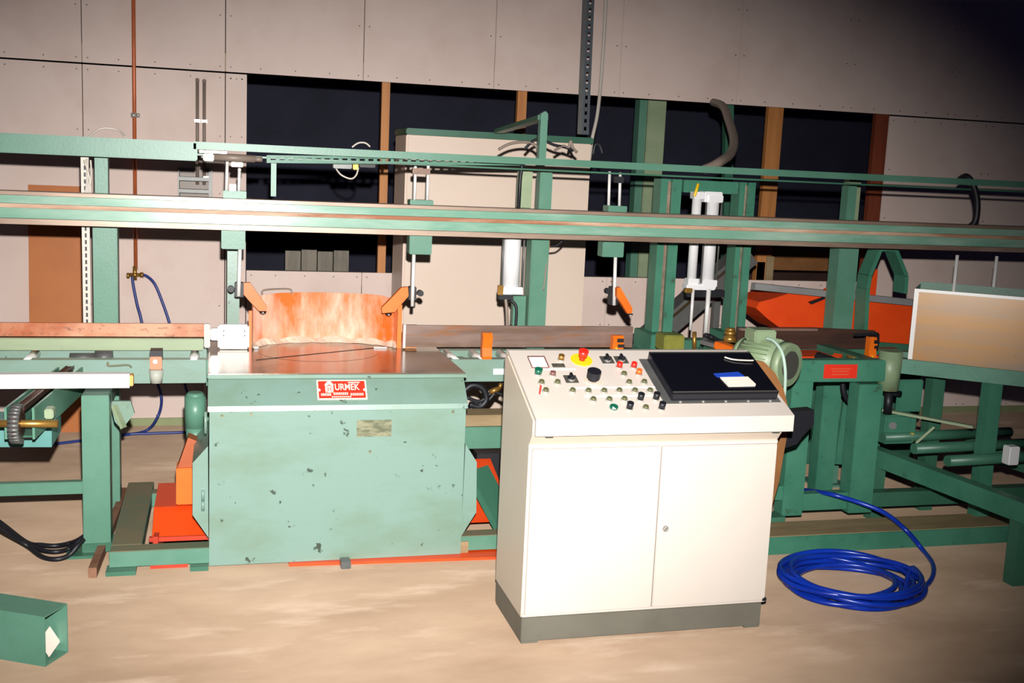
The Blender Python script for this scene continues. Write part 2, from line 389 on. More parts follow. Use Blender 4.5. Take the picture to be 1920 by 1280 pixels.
mk('air_hose', B().tube([oy(266, 515, 6.69), oy(276, 518, 6.68), oy(290, 532, 6.66), oy(303, 562, 6.65), oy(318, 606, 6.63), oy(332, 660, 6.62), oy(352, 740, 6.6), oz(375, 806, 0.012), oz(345, 810, 0.012), oz(290, 812, 0.012), oz(220, 815, 0.012), oz(150, 826, 0.012), oz(100, 832, 0.012)], 0.0085), HOSE_WALL,
   label='blue air hose arching right from the brass tap and along the floor', cat='hose')
b0 = rect(57, 349, 166, 810, 6.64)
c = thing('leaning_board', 'orange-brown hardboard sheet leaning on the wall at left', 'board', (b0[0]+0.15, 6.6, 0))
b = B(); b.prism([(6.60, 0.0), (6.612, 0.0), (6.735, b0[3]), (6.723, b0[3])], 'x', b0[0]-0.01, b0[1]); mk('sheet', b, HARDBOARD, c)
for (x, top, lab) in ((370, 150, 'grey wall conduit, left one of the upright pair'), (383, 152, 'grey wall conduit, right one of the upright pair')):
    P0 = oy(x, top, 6.715)
    c = thing('conduit', lab, 'conduit', (P0.x, 6.715, 1.44), 'pair of wall conduits')
    mk('tube', B().cyl((P0.x, 6.715, 1.44), (P0.x, 6.715, P0.z), 0.0095).ball((P0.x, 6.715, P0.z), 0.0115), CABLE_GREY, c)
    mk('saddle_clip', B().box(P0.x-0.016, P0.x+0.016, 6.70, 6.738, 1.798, 1.812), CHROME, c)
c = thing('wall_rack', 'small grey steel rack fixed to the wall under the conduits', 'rack', oy(367, 365, 6.6))
r = rect(334, 316, 398, 430, 6.6)
mk('side', B().box(r[0], r[0]+0.006, 6.6, 6.738, r[2], r[3]), GREYSTEEL, c); mk('side', B().box(r[1]-0.02, r[1], 6.6, 6.738, r[2], r[3]), GREYSTEEL, c)
for i in range(5): mk('shelf', B().box(r[0]+0.006, r[1]-0.02, 6.6, 6.738, r[2]+i*(r[3]-r[2])/5, r[2]+i*(r[3]-r[2])/5+0.02), GREYSTEEL, c)
mk('back', B().box(r[0], r[1], 6.732, 6.738, r[2], r[3]), CABLE_GREY, c)
p = oy(387, 334, 6.6); mk('terminal_block', B().box(p.x-0.018, p.x+0.018, 6.61, 6.65, p.z-0.012, p.z+0.012, 0.003), WHITE_P, c)

# ------------------------------------------------------------------ overhead gantry
RY = 4.95
ga = thing('overhead_gantry', 'long green overhead gantry with twin rails and posts over the saw line', 'gantry', (1.5, 5.1, 0))
XL, XR = -2.4, 6.2
mk('rail_beam', B().box(XL, XR, RY, RY+0.006, 1.377, 1.41).box(XL, XR, RY, RY+0.006, 1.322, 1.358).box(XL, XR, RY+0.006, RY+0.10, 1.316, 1.322).box(XL, XR, RY+0.006, RY+0.1, 1.404, 1.41).box(XL, XR, RY+0.09, RY+0.1, 1.322, 1.404), RAILGREEN, ga)
mk('top_flange', B().box(XL, XR, RY-0.022, RY+0.12, 1.412, 1.427, 0.002), RAIL_LIP, ga)
mk('bottom_flange', B().box(XL, XR, RY-0.022, RY+0.12, 1.292, 1.315, 0.002), RAIL_LIP, ga)
mk('guide_strip', B().box(XL, XR, RY-0.010, RY+0.02, 1.359, 1.376, 0.001), RAIL_RUST, ga)
mk('upper_beam', B().box(XL, -0.084, RY, RY+0.10, 1.582, 1.662, 0.005), GREEN, ga)
mk('upper_angle', B().box(-0.10, XR, RY, RY+0.006, 1.632, 1.664).box(-0.10, XR, RY+0.006, RY+0.16, 1.657, 1.664), GREEN, ga)
b = B(); t0 = oy(500, 297, 4.985); t1 = oy(985, 303, 5.07); td = t1-t0; tn = 30
for k in (-0.0125, 0.0095): b.beam(t0+Vector((0, 0, k)), t1+Vector((0, 0, k)), 0.004, 0.010 if k > 0 else 0.013)
for i in range(tn+1): b.beam(t0+td*(i/tn)*0.985, t0+td*(i/tn)*0.985+td.normalized()*0.016, 0.004, 0.012)
b.beam(t0+Vector((0, 0.04, -0.017)), t1+Vector((0, 0.04, -0.017)), 0.08, 0.003)
mk('cable_tray', b, GREEN, ga)
mk('under_angle', B().box(-0.10, XR, 5.0, 5.11, 1.606, 1.614), GREEN_DARK, ga)
def post(x0, x1, u0, u1, y0=5.08, y1=5.18, top=1.30):
    mk('post_head', B().box(u0, u1, y0, y1-0.03, 1.30, 1.60, 0.003), GREEN, ga)
    mk('post', B().box(x0, x1, y0, y1, 0.012, top, 0.004), GREEN, ga)
    mk('foot_plate', B().box(x0-0.04, x1+0.04, y0-0.04, y1+0.04, 0, 0.012), GREEN, ga)
post(-0.524, -0.423, -0.512, -0.458); post(1.462, 1.55, 1.488, 1.55); post(3.13, 3.244, 3.15, 3.20)
# rail hangers to the posts
for x in (-0.50, 1.48, 3.17):
    mk('rail_bracket', B().box(x, x+0.06, RY+0.1, 5.079, 1.30, 1.40), GREEN, ga)
mk('post_channel', B().box(1.395, 1.455, 5.10, 5.16, 1.428, 1.60).box(1.39, 1.40, 5.08, 5.10, 1.428, 1.60), GREEN_PALE, ga)
a = oy(1021, 208, 5.0); bq = oy(1021, 285, 5.0)
mk('bracket_post', B().prism([(a.x-0.016, bq.z-0.04), (a.x+0.018, bq.z-0.04), (a.x+0.018, a.z-0.012), (a.x+0.006, a.z), (a.x-0.016, a.z-0.014)], 'y', 5.0, 5.04), GREEN, ga)
mk('brace_arm', B().beam(Vector((a.x, 5.02, a.z-0.03)), oy(935, 246, 6.1), 0.05, 0.022), GREEN_DARK, ga)
mk('slotted_strip', B().box(-0.568, -0.536, 5.085, 5.10, 0.1, 1.58), CABLE_WHITE, ga)
bb = B()
for i in range(48): bb.box(-0.556, -0.548, 5.0835, 5.0848, 0.16+i*0.029, 0.178+i*0.029)
mk('strip_slots', bb, BLACK, ga, kind='stuff')
mk('hanger', pbox(508, 306, 518, 368, 5.0, 0.012), GREEN, ga)
mk('hanger_bracket', pbox(426, 438, 449, 640, 5.22, 0.05), GREEN_SAW, ga)

c = thing('horizontal_cylinder', 'grey horizontal air cylinder with a white valve under the upper beam', 'cylinder', oy(440, 300, 5.0))
mk('barrel', B().cyl(oy(398, 294, 4.99), oy(478, 298, 4.99), 0.016).cyl(oy(478, 298, 4.99), oy(492, 299, 4.99), 0.011), CABLE_GREY, c)
mk('valve_block', pbox(381, 288, 401, 302, 4.96, 0.03, 0.004), WHITE_P, c)
mk('fitting', B().cyl(oy(377, 294, 4.97), oy(382, 294, 4.97), 0.006), CHROME, c)
mk('mounting_plate', pbox(374, 283, 425, 287, 4.965, 0.05), STEEL, c)
c = thing('sensor_valve', 'small valve and wiring cluster hanging under the cable tray', 'valve', oy(660, 315, 5.1))
mk('valve_body', pbox(625, 306, 660, 316, 5.08, 0.04, 0.003), GREYSTEEL, c)
mk('coil', pbox(662, 306, 672, 318, 5.08, 0.03, 0.003), BRASS, c)
mk('connector', pbox(674, 306, 704, 314, 5.08, 0.03, 0.003), BLACK, c)
mk('wire', B().tube([oy(630, 316, 5.1), oy(640, 328, 5.08), oy(658, 335, 5.08), oy(668, 328, 5.09), oy(672, 314, 5.1)], 0.004), CABLE_WHITE, c)
mk('wire', B().tube([oy(660, 276, 5.1), oy(672, 268, 5.1), oy(685, 268, 5.1), oy(694, 275, 5.1)], 0.004), CABLE_WHITE, c)

# cables lying on the beam by the bracket
for i, (pts, m, lab) in enumerate((
    ([(935, 280), (955, 270), (980, 266), (1000, 270), (1012, 282)], CABLE_GREY, 'grey cable arched over the upper beam left of the bracket'),
    ([(985, 278), (1000, 264), (1015, 262), (1040, 272), (1060, 276), (1075, 282)], BLACK, 'black cable draped across the upper beam behind the bracket'),
    ([(1040, 282), (1055, 274), (1066, 277), (1070, 264), (1074, 277), (1082, 286)], CABLE_GREY, 'brown cable kinked on the beam right of the bracket'),
    ([(1112, 290), (1116, 272), (1124, 272), (1130, 288)], BLACK, 'small dark cable loop on the beam beside the tall cabinet'))):
    mk('cable', B().tube([oy(x, y, 5.08) for x, y in pts], 0.007), m, label=lab, cat='cable')
mk('cable', B().tube([oy(165, 258, 5.02), oy(180, 246, 5.05), oy(195, 240, 5.06), oy(222, 244, 5.06), oy(235, 258, 5.02)], 0.004), CABLE_WHITE, label='thin pale wire bowed over the upper beam at left', cat='cable')
for k, (a0, a1) in enumerate((((158, 300), (170, 362)), ((170, 300), (166, 362)), ((163, 298), (160, 362)))):
    mk('cable', B().tube([oy(a0[0], a0[1], 5.03), oy((a0[0]+a1[0])/2+3, 330, 5.035), oy(a1[0], a1[1], 5.03)], 0.004), CABLE_WHITE, label='thin pale cable dropping beside the left post, %s of three' % ('steepest' if k == 0 else 'rightmost at its top' if k == 1 else 'leftmost at its foot'), cat='cable', group='pale cables by the left post')
mk('cable', B().tube([oy(981, 300, 5.07), oy(976, 330, 5.065), oy(974, 360, 5.065), oy(972, 400, 5.09)], 0.009), BLACK, label='thick black cable running down left of the middle gantry post', cat='cable')
mk('conduit', B().tube([oy(1338, 192, 6.3), oy(1356, 200, 6.0), oy(1366, 225, 5.8), oy(1376, 262, 5.5), oy(1370, 288, 5.3), oy(1352, 302, 5.15), oy(1335, 312, 5.12), oy(1320, 318, 5.12)], 0.024, 12), CABLE_GREY, label='grey flexible conduit curving down onto the beam at right', cat='conduit')
mk('hose', B().tube([oy(1800, 336, 5.06), oy(1812, 331, 5.0), oy(1824, 345, 4.97), oy(1832, 375, 4.96), oy(1830, 410, 4.96), oy(1818, 425, 4.97), oy(1790, 433, 5.0)], 0.017, 10), BLACK, label='black hose looping between the two beams at far right', cat='hose')
mk('brace_post', B().beam(oy(1366, 150, 6.9), Vector((3.45, 6.9, 0.0)), 0.06, 0.05, (0, 1, 0)), GREEN_DARK, label='dark green brace in the opening behind the grey conduit', cat='brace')
mk('brace_post', B().box(oy(1590, 380, 5.3).x, oy(1612, 380, 5.3).x, 5.3, 5.36, 0.0, 1.66, 0.003), GREEN_PALE, label='pale green upright behind the right gantry post', cat='post')

# ------------------------------------------------------------------ clamps
def clamp(name, lab, block, rod, tip, collar, knobs, arm, up, base, head, foot=None):
    c = thing(name, lab, 'clamp', oy((block[0]+block[2])/2, tip[1], 5.02), 'pneumatic clamps under the rail')
    mk('block', pbox(*block, 4.975, 0.075, 0.003), GREEN, c)
    x, y0, y1 = rod
    P0, P1 = oy(x, y0, 5.0), oy(x-(y1-y0)*0.03, y1, 5.0)
    mk('rod', B().cyl(P0, P1, 0.0085), STEEL, c)
    mk('collar', pbox(*collar, 5.0, 0.05, 0.003), BLACK, c)
    for kx, ky in knobs:
        k = oy(kx, ky, 4.99); mk('knob', B().cyl(k, k+Vector((0, 0.03, 0)), 0.0145, seg=12).cyl(k+Vector((0, 0.012, 0)), oy(sum(collar[::2])/2, ky, 5.01), 0.006), BLACK, c)
    ap = ppoly(arm, 4.955)
    mk('arm', B().prism(ap, 'y', 4.955, 4.985), ORANGE, c)
    if foot: mk('foot_pad', pbox(*foot, 4.957, 0.05, 0.004), BLACK, c)
    else:
        lo = min(arm, key=lambda p: -p[1]-0.0*p[0]); xs_ = [p[0] for p in arm if p[1] > lo[1]-3]
        q0 = oy(sum(xs_)/len(xs_), lo[1], 4.97); mk('foot_pad', B().cyl(q0, q0-Vector((0, 0, 0.008)), 0.016, 0.012), BLACK, c)
        mk('pad_screw', B().ball(q0-Vector((0, 0.012, 0.006)), 0.005), CHROME, c)
    for ux, uy0, uy1 in up:
        mk('upper_rod', B().cyl(oy(ux, uy0, 5.02), oy(ux-(uy1-uy0)*0.03, uy1, 5.02), 0.007).ball(oy(ux, uy0, 5.02), 0.008), STEEL, c)
    if head: mk('crosshead', pbox(*head[0], 5.0, 0.04, 0.003), head[1], c)
    r = rect(*base, 4.98); mk('base_plate', B().box(r[0], r[1], 4.98, 5.06, 1.428, max(r[3], 1.44), 0.002), GREEN, c)
    return c
c1 = clamp('clamp_unit', 'pneumatic clamp holding its arm down-right at the left end of the orange guard',
      (415, 429, 460, 467), (450, 467, 555), (444, 560), (440, 530, 457, 557), [(433, 542)],
      [(457, 530), (469, 530), (488, 557), (501, 575), (500, 583), (486, 583), (470, 567), (457, 552)],
      [(426, 305, 362), (449, 318, 364)], (418, 358, 462, 366), ((433, 304, 456, 313), WHITE_P))
mk('side_cylinder', pbox(430, 345, 443, 364, 5.0, 0.04, 0.002), WHITE_P, c1)
clamp('clamp_unit', 'pneumatic clamp holding its arm down-left at the right end of the orange guard',
      (768, 441, 810, 477), (776, 477, 574), (773, 583), (767, 538, 781, 563), [(789, 550)],
      [(753, 539), (765, 538), (766, 555), (740, 585), (717, 587), (716, 577)],
      [(779, 314, 378), (803, 312, 378)], (769, 375, 813, 384), ((774, 316, 807, 327), FENCE))
clamp('clamp_unit', 'pneumatic clamp hanging behind the console over the middle fence bar',
      (1130, 454, 1170, 482), (1154, 482, 572), (1150, 588), (1146, 538, 1160, 572), [(1141, 546)],
      [(1157, 540), (1163, 538), (1186, 578), (1185, 587), (1177, 588), (1157, 556)],
      [(1143, 324, 387), (1163, 326, 387)], (1141, 386, 1176, 396), ((1156, 331, 1170, 343), BLACK))

def air_cyl(c, x0, x1, y0, y1, Y, capw=3, rods=True):
    r = (oy(x1, 500, Y).x-oy(x0, 500, Y).x)/2
    xc = (x0+x1)/2
    Pt, Pb = oy(xc, y0, Y), oy(xc-(y1-y0)*0.04, y1, Y); Pb.x = Pt.x
    mk('barrel', B().cyl(Pb, Pt, r*0.86, seg=24), ALU, c)
    for z in (Pt.z, Pb.z): mk('end_cap', B().box(Pt.x-r, Pt.x+r, Y-r, Y+r, z-0.018, z+0.018, 0.003), ALU, c)
    if rods:
        for sx in (-1, 1): mk('tie_rod', B().cyl((Pb.x+sx*r*1.05, Y-r*0.5, Pb.z), (Pt.x+sx*r*1.05, Y-r*0.5, Pt.z), 0.005), GREYSTEEL, c)
    return Pt, Pb, r
c = thing('air_cylinder', 'white air cylinder hung beside the middle gantry post', 'cylinder', oy(960, 552, 5.12))
Pt, Pb, r_ = air_cyl(c, 944, 981, 420, 543, 5.14)
mk('bracket', pbox(962, 555, 985, 610, 5.12, 0.04), GREEN, c)
mk('fitting', pbox(934, 535, 944, 553, 5.06, 0.02, 0.002), BRASS, c)
mk('valve', pbox(936, 553, 962, 562, 5.06, 0.03, 0.003), BLACK, c)
mk('hose', B().tube([oy(948, 560, 5.07), oy(950, 580, 5.06), oy(951, 612, 5.06)], 0.0085), CABLE_GREY, c)
mk('hose', B().tube([oy(958, 562, 5.07), oy(968, 576, 5.06), oy(967, 612, 5.06)], 0.007), BLACK, c)
c = thing('limit_switch', 'small yellow limit switch with wires on the middle gantry post', 'switch', oy(1028, 462, 5.12))
mk('switch_body', pbox(1022, 450, 1031, 470, 5.10, 0.03, 0.003), BRASS, c)
mk('wire', B().tube([oy(1031, 462, 5.1), oy(1044, 460, 5.1), oy(1056, 450, 5.1)], 0.005), BLACK, c)
mk('wire', B().tube([oy(1027, 470, 5.1), oy(1024, 500, 5.08), oy(1019, 545, 5.07)], 0.004), CABLE_GREY, c)

# ------------------------------------------------------------------ press unit with twin columns (right of the console)
c = thing('column_press', 'green twin-column press frame with white air cylinders behind the console', 'press', (2.47, 5.35, 0))
for (x0, x1) in ((2.20, 2.315), (2.645, 2.735)):
    w = x1-x0
    mk('column', B().box(x0, x0+w*0.33, 5.3, 5.40, 0.74, 1.595).box(x0+w*0.33, x0+w*0.55, 5.33, 5.40, 0.74, 1.595).box(x0+w*0.55, x1, 5.3, 5.40, 0.74, 1.595), GREEN_R, c)
    mk('slide_strip', B().box(x0+w*0.35, x0+w*0.53, 5.318, 5.329, 0.78, 1.58), RAIL_LIP, c)
    mk('wear_strip', B().box(x1+0.001, x1+0.02, 5.36, 5.40, 0.78, 1.55), TIMBER_RED, c)
mk('cross_beam', B().box(2.336, 2.645, 5.32, 5.38, 1.53, 1.595, 0.004), GREEN_R, c)
r = rect(1212, 618, 1275, 648, 5.2)
mk('base_block', B().box(2.16, 2.34, 5.2, 5.45, 0.70, 0.80, 0.004), GREEN_R, c); mk('base_block', B().box(2.6, 2.78, 5.25, 5.45, 0.70, 0.80, 0.004), GREEN_R, c)
mk('bed', B().box(2.1, 2.85, 5.1, 5.5, 0.66, 0.70, 0.004), GREEN_R, c)
for x in (2.13, 2.75):
    for y in (5.12, 5.42): mk('leg', B().box(x, x+0.07, y, y+0.07, 0, 0.66), GREEN_R, c)
Pt, Pb, r_ = air_cyl(c, 1298, 1317, 366, 528, 5.27, rods=False)
Pt2, Pb2, r2_ = air_cyl(c, 1323, 1350, 372, 530, 5.27, rods=True)
mk('cap_block', B().box(Pt.x+0.03, Pt2.x+r2_, 5.24, 5.32, Pt2.z-0.02, Pt2.z+0.035, 0.004), ALU, c)
mk('lower_yoke', B().box(Pt.x-0.04, Pt2.x+r2_*0.9, 5.23, 5.30, Pb2.z-0.035, Pb2.z-0.005, 0.006), ALU, c)
mk('fitting', B().box(Pt.x-0.05, Pt.x-0.01, 5.22, 5.25, Pb2.z-0.05, Pb2.z-0.025, 0.004), BRASS, c)
mk('valve', B().box(Pt.x-0.03, Pt2.x+0.1, 5.25, 5.29, Pb2.z-0.075, Pb2.z-0.036, 0.004), BLACK, c)
mk('rod', B().cyl((Pt.x, 5.24, 0.82), (Pt.x, 5.24, Pb2.z-0.03), 0.008), STEEL, c)
mk('rod', B().cyl((Pt2.x, 5.24, 0.80), (Pt2.x, 5.24, Pb2.z-0.03), 0.012), STEEL, c)
mk('drill_shank', B().cyl(oy(1302, 658, 5.0), oy(1302, 622, 5.0), 0.011), BRASS, c)
mk('yellow_hose', B().tube([oy(1309, 345, 5.25), oy(1306, 356, 5.23), oy(1302, 368, 5.23)], 0.008), YELLOW, c)
mk('press_bed_plate', B().box(oy(1268, 640, 5.1).x, oy(1345, 640, 5.1).x, 5.08, 5.18, 0.72, 0.79, 0.003), GREEN_DARK, c)
b = B(); b.box(oy(1246, 640, 4.95).x, oy(1284, 640, 4.95).x, 4.95, 5.07, 0.755, 0.835, 0.006)
mk('tool_holder', b, mat('olive_paint', (128, 130, 54), (110, 112, 44), 6, 0.45), c)
c = thing('sloping_duct', 'grey steel duct sloping down behind the press columns', 'duct', (2.38, 5.95, 0))
mk('duct_body', B().beam(oy(1196, 652, 5.9), oy(1400, 476, 5.9), 0.14, 0.12), GREYSTEEL, c)
mk('seam', B().beam(oy(1196, 650, 5.82), oy(1400, 474, 5.82), 0.006, 0.015), GALV, c)
mk('trestle', B().box(2.35, 2.39, 5.93, 5.97, 0, 0.62).box(2.85, 2.89, 5.93, 5.97, 0, 1.0), GREYSTEEL, c)

# ------------------------------------------------------------------ saw machine
sw = thing('saw_machine', 'green sheet-metal saw cabinet with steel table and red nameplate', 'saw', (0.48, 4.7, 0))
mk('body', B().box(-0.028, 0.983, 4.296, 5.12, 0.02, 0.632), GREEN_SAW, sw)
mk('table_frame', B().box(-0.028, 0.983, 4.387, 5.12, 0.632, 0.741), GREEN_SAW, sw)
mk('front_panel', B().prism([(4.28, 0.012), (4.28, 0.632), (4.295, 0.632), (4.295, 0.012)], 'x', -0.028, 0.984), GREEN_SAW, sw)
mk('hood_panel', B().prism([(4.268, 0.635), (4.273, 0.655), (4.372, 0.742), (4.386, 0.742), (4.386, 0.66), (4.296, 0.636), (4.275, 0.634)], 'x', -0.034, 0.99), GREEN_SAW, sw)
mk('table_edge', B().box(-0.036, 1.004, 4.372, 4.39, 0.743, 0.758, 0.003), GREEN_SAW, sw)
mk('table_plate', B().box(-0.036, 1.004, 4.391, 5.20, 0.742, 0.76, 0.003), STEEL_TABLE, sw)
b = B(); segs = []
mk('turntable_ring', B().cyl((0.44, 4.93, 0.7604), (0.44, 4.93, 0.7607), 0.27, seg=64), STEEL_TABLE, sw)
mk('kerf_slot', B().beam((0.16, 4.70, 0.7616), (0.74, 5.03, 0.7616), 0.006, 0.0012), BLACK, sw)
for pts in ([(390, 836), (361, 868), (361, 965), (391, 1008)], [(873, 832), (894, 866), (893, 960), (864, 1006)]):
    side = ppoly(pts, 4.30); mk('side_door', B().prism(side, 'y', 4.30, 4.8), GREEN_SAW, sw)
for (x0, y0, x1, y1) in ((377, 918, 384, 938), (377, 939, 384, 957), (383, 772, 388, 812)):
    q0, q1 = oy((x0+x1)/2, y0, 4.292), oy((x0+x1)/2, y1, 4.292); q1.x = q0.x
    mk('hinge', B().cyl(q0, q1, 0.006, seg=12), GREEN_SAW, sw)
for (x, y) in ((416, 779), (471, 776), (849, 771), (694, 846)):
    q = oy(x, y, 4.281); mk('bolt', B().cyl(q+Vector((0, 0.003, 0)), q-Vector((0, 0.006, 0)), 0.0065, seg=8), DIRTPLATE, sw)
# nameplate on the sloping panel
A_, Bv = Vector((0, 4.273, 0.655)), Vector((0, 4.372, 0.742))
sl = (Bv-A_).normalized(); nn = Vector((0, -sl.z, sl.y))
def on_slope(px, py):
    r = ray(px, py); t = (A_-CAM).dot(nn)/r.dot(nn); return CAM+r*t
pc = on_slope(641, 731)
M0 = Matrix(((1, 0, 0, 0), (0, sl.y, nn.y, 0), (0, sl.z, nn.z, 0), (0, 0, 0, 1)))
wpl = on_slope(687, 730).x-on_slope(594, 730).x; hpl = (on_slope(640, 713)-on_slope(640, 749)).length
def spl(u, v, w=0.0): return Matrix.Translation(pc + Vector((1, 0, 0))*u + sl*v + nn*w) @ M0
npl = mk('nameplate', B().obox(spl(0, 0, 0.0015), wpl, hpl, 0.003), PALE_INK, sw, label='red nameplate with pale lettering')
mk('plate_face', B().obox(spl(0, 0, 0.0035), wpl*0.94, hpl*0.88, 0.001), NAMEPLATE, npl)
W2 = 0.0045
for s_ in (-1, 1): mk('notch', B().cyl(spl(s_*wpl*0.46, -0.002, 0.003).translation, spl(s_*wpl*0.46, -0.002, W2).translation, 0.0065, seg=12), PALE_INK, npl)
# house-like emblem, lettering and rows of small print
U = wpl/100; V = hpl/100
b = B()
for (u_, v_, w_, h_) in ((-31, 4, 5, 40), (-19.5, 4, 5, 40), (-25.2, 14, 12, 9), (-25.2, -11, 16, 10)): b.obox(spl(u_*U, v_*V, W2), w_*U, h_*V, 0.001)
t = bmesh.new(); t.faces.new([t.verts.new(p) for p in ((-10*U, 0, 0), (10*U, 0, 0), (2.5*U, 20*V, 0), (-2.5*U, 20*V, 0))]); b._add(t, spl(-25.2*U, 24*V, W2))
b.obox(spl(-25.2*U, 2*V, W2), 3*U, 14*V, 0.001)
mk('emblem', b, PALE_INK, npl)
lm = text_mesh('URMEK', 1.0, PALE_INK, 'lettering', 0.0)
tx0 = min(v.co.x for v in lm.vertices); tx1 = max(v.co.x for v in lm.vertices); ty0 = min(v.co.y for v in lm.vertices); ty1 = max(v.co.y for v in lm.vertices)
put('lettering', lm, npl, spl(-14*U, -4*V, W2) @ Matrix.Diagonal((50*U/(tx1-tx0), 34*V/(ty1-ty0), 1, 1)) @ Matrix.Translation((-tx0, -ty0, 0)))
b = B(); b.obox(spl(25*U, 36*V, W2), 24*U, 5*V, 0.001)
for (u0, u1, v_) in ((-43, -22, -26), (-18, 12, -22), (16, 43, -26)):
    n = int((u1-u0)/3.4)
    for i in range(n): b.obox(spl((u0+(i+0.5)*(u1-u0)/n)*U, v_*V, W2), 2.5*U, 12*V, 0.001)
for i in range(10): b.obox(spl((-20+i*4)*U, -38*V, W2), 2.8*U, 6*V, 0.001)
mk('small_print', b, PALE_INK, npl)
r = rect(669, 787, 734, 818, 4.279)
mk('data_plate', B().box(r[0], r[1], 4.2775, 4.2795, r[2], r[3]), DIRTPLATE, sw, label='oily grey data plate')
# base frame
for nm, bx in (('base_tube', (-0.40, 1.30, 4.30, 4.375, 0.018, 0.078)), ('base_tube', (-0.40, -0.285, 4.376, 5.25, 0.018, 0.078)), ('base_tube', (-0.284, 1.30, 5.06, 5.13, 0.018, 0.078))):
    mk(nm, B().box(*bx), GREEN, sw)
    x0, x1, y0, y1, z0, z1 = bx
    mk('dust_layer', B().box(x0+0.002, x1-0.002, y0+0.002, y1-0.002, z1, z1+0.003), GREEN_DUST, sw)
mk('outrigger_strip', B().beam((-0.455, 4.24, 0.022), (-0.418, 5.30, 0.022), 0.03, 0.04), DIRT_RED, sw)
mk('foot', B().box(-0.41, -0.30, 4.25, 4.33, 0, 0.017), GREEN_DARK, sw); mk('foot', B().box(-0.1, -0.03, 4.26, 4.33, 0, 0.017), GREEN_DARK, sw)
mk('red_rail', B().prism([(0.28, 4.262), (1.36, 4.215), (1.36, 4.36), (0.28, 4.36)], 'z', 0.0, 0.011), REDOR, sw); mk('red_rail', B().box(-0.25, -0.11, 4.31, 4.36, 0.0, 0.016), RED, sw)
mk('foot', B().box(0.985, 1.02, 4.292, 4.33, 0.0, 0.06), TIMBER_GREY, sw)
b = B(); b.prism([(4.43, 0.09), (4.47, 0.07), (4.95, 0.075), (4.95, 0.16), (4.60, 0.16)], 'x', -0.25, -0.031); mk('drip_tray', b, REDOR, sw)
mk('tray_rim', B().box(-0.26, -0.031, 4.42, 4.44, 0.072, 0.09), RED, sw)
mk('tray_support', B().beam((-0.235, 4.40, 0.05), (-0.20, 4.9, 0.05), 0.02, 0.1), RED, sw)
b = B(); b.prism([(4.5, 0.07), (5.0, 0.075), (5.0, 0.22)], 'x', 1.01, 1.28); mk('drip_tray', b, REDOR, sw)
mk('orange_cover', pbox(330, 878, 363, 946, 4.58, 0.12, 0.004), ORANGE, sw)
mk('lever_duct', B().prism(ppoly([(353, 818), (383, 830), (362, 878), (332, 878)], 4.62), 'y', 4.60, 4.69), BROWN_DUCT, sw)
p0, p1 = oy(366, 742, 4.75), oy(366, 800, 4.75); p1.x = p0.x
p2 = oy(366, 838, 4.75); p2.x = p0.x
mk('spindle_motor', B().cyl(p1, p0, 0.044, seg=24).cyl(p0, p0+Vector((0, 0, 0.016)), 0.044, 0.03, seg=24).cyl(p2, p1, 0.032, 0.04, seg=24), GREEN, sw, label='green upright motor housing')
mk('motor_bracket', B().box(p0.x, -0.028, 4.76, 4.78, p1.z-0.03, p1.z+0.06), GREEN, sw)
# orange guard behind the table
gx = [(0.150, 5.00), (0.158, 5.06), (0.20, 5.11), (0.28, 5.165), (0.38, 5.195), (0.48, 5.20), (0.58, 5.195), (0.68, 5.165), (0.755, 5.115), (0.80, 5.06), (0.812, 5.02)]
gb = B()
def smooth_sheet(b, pts, z0, ztops, th=0.004):
    lo_f = [b.b.verts.new((x, y, z0)) for x, y in pts]; hi_f = [b.b.verts.new((x, y, zt)) for (x, y), zt in zip(pts, ztops)]
    lo_b = [b.b.verts.new((x, y+th, z0)) for x, y in pts]; hi_b = [b.b.verts.new((x, y+th, zt)) for (x, y), zt in zip(pts, ztops)]
    for i in range(len(pts)-1):
        for q in ((lo_f[i], lo_f[i+1], hi_f[i+1], hi_f[i]), (lo_b[i+1], lo_b[i], hi_b[i], hi_b[i+1]), (hi_f[i], hi_f[i+1], hi_b[i+1], hi_b[i]), (lo_f[i+1], lo_f[i], lo_b[i], lo_b[i+1])):
            f = b.b.faces.new(q)
    b.b.faces.new((lo_f[0], hi_f[0], hi_b[0], lo_b[0])); b.b.faces.new((hi_f[-1], lo_f[-1], lo_b[-1], hi_b[-1]))
smooth_sheet(gb, gx, 0.7605, [0.975, 0.985, 0.99, 0.993, 0.994, 0.994, 0.994, 0.994, 0.993, 0.982, 0.965])
mk('blade_guard', gb, ORANGE_DUST, sw, label='curved orange guard dusted with sawdust')
mk('guard_edge', B().box(0.808, 0.828, 5.00, 5.022, 0.7605, 0.965), ORANGE, sw); mk('guard_edge', B().box(0.136, 0.150, 5.00, 5.02, 0.7605, 0.93), ORANGE, sw)
mk('guard_handle', B().tube([(0.20, 5.13, 0.985), (0.205, 5.13, 1.008), (0.28, 5.165, 1.012), (0.33, 5.18, 1.008), (0.335, 5.18, 0.985)], 0.004), CABLE_GREY, sw)
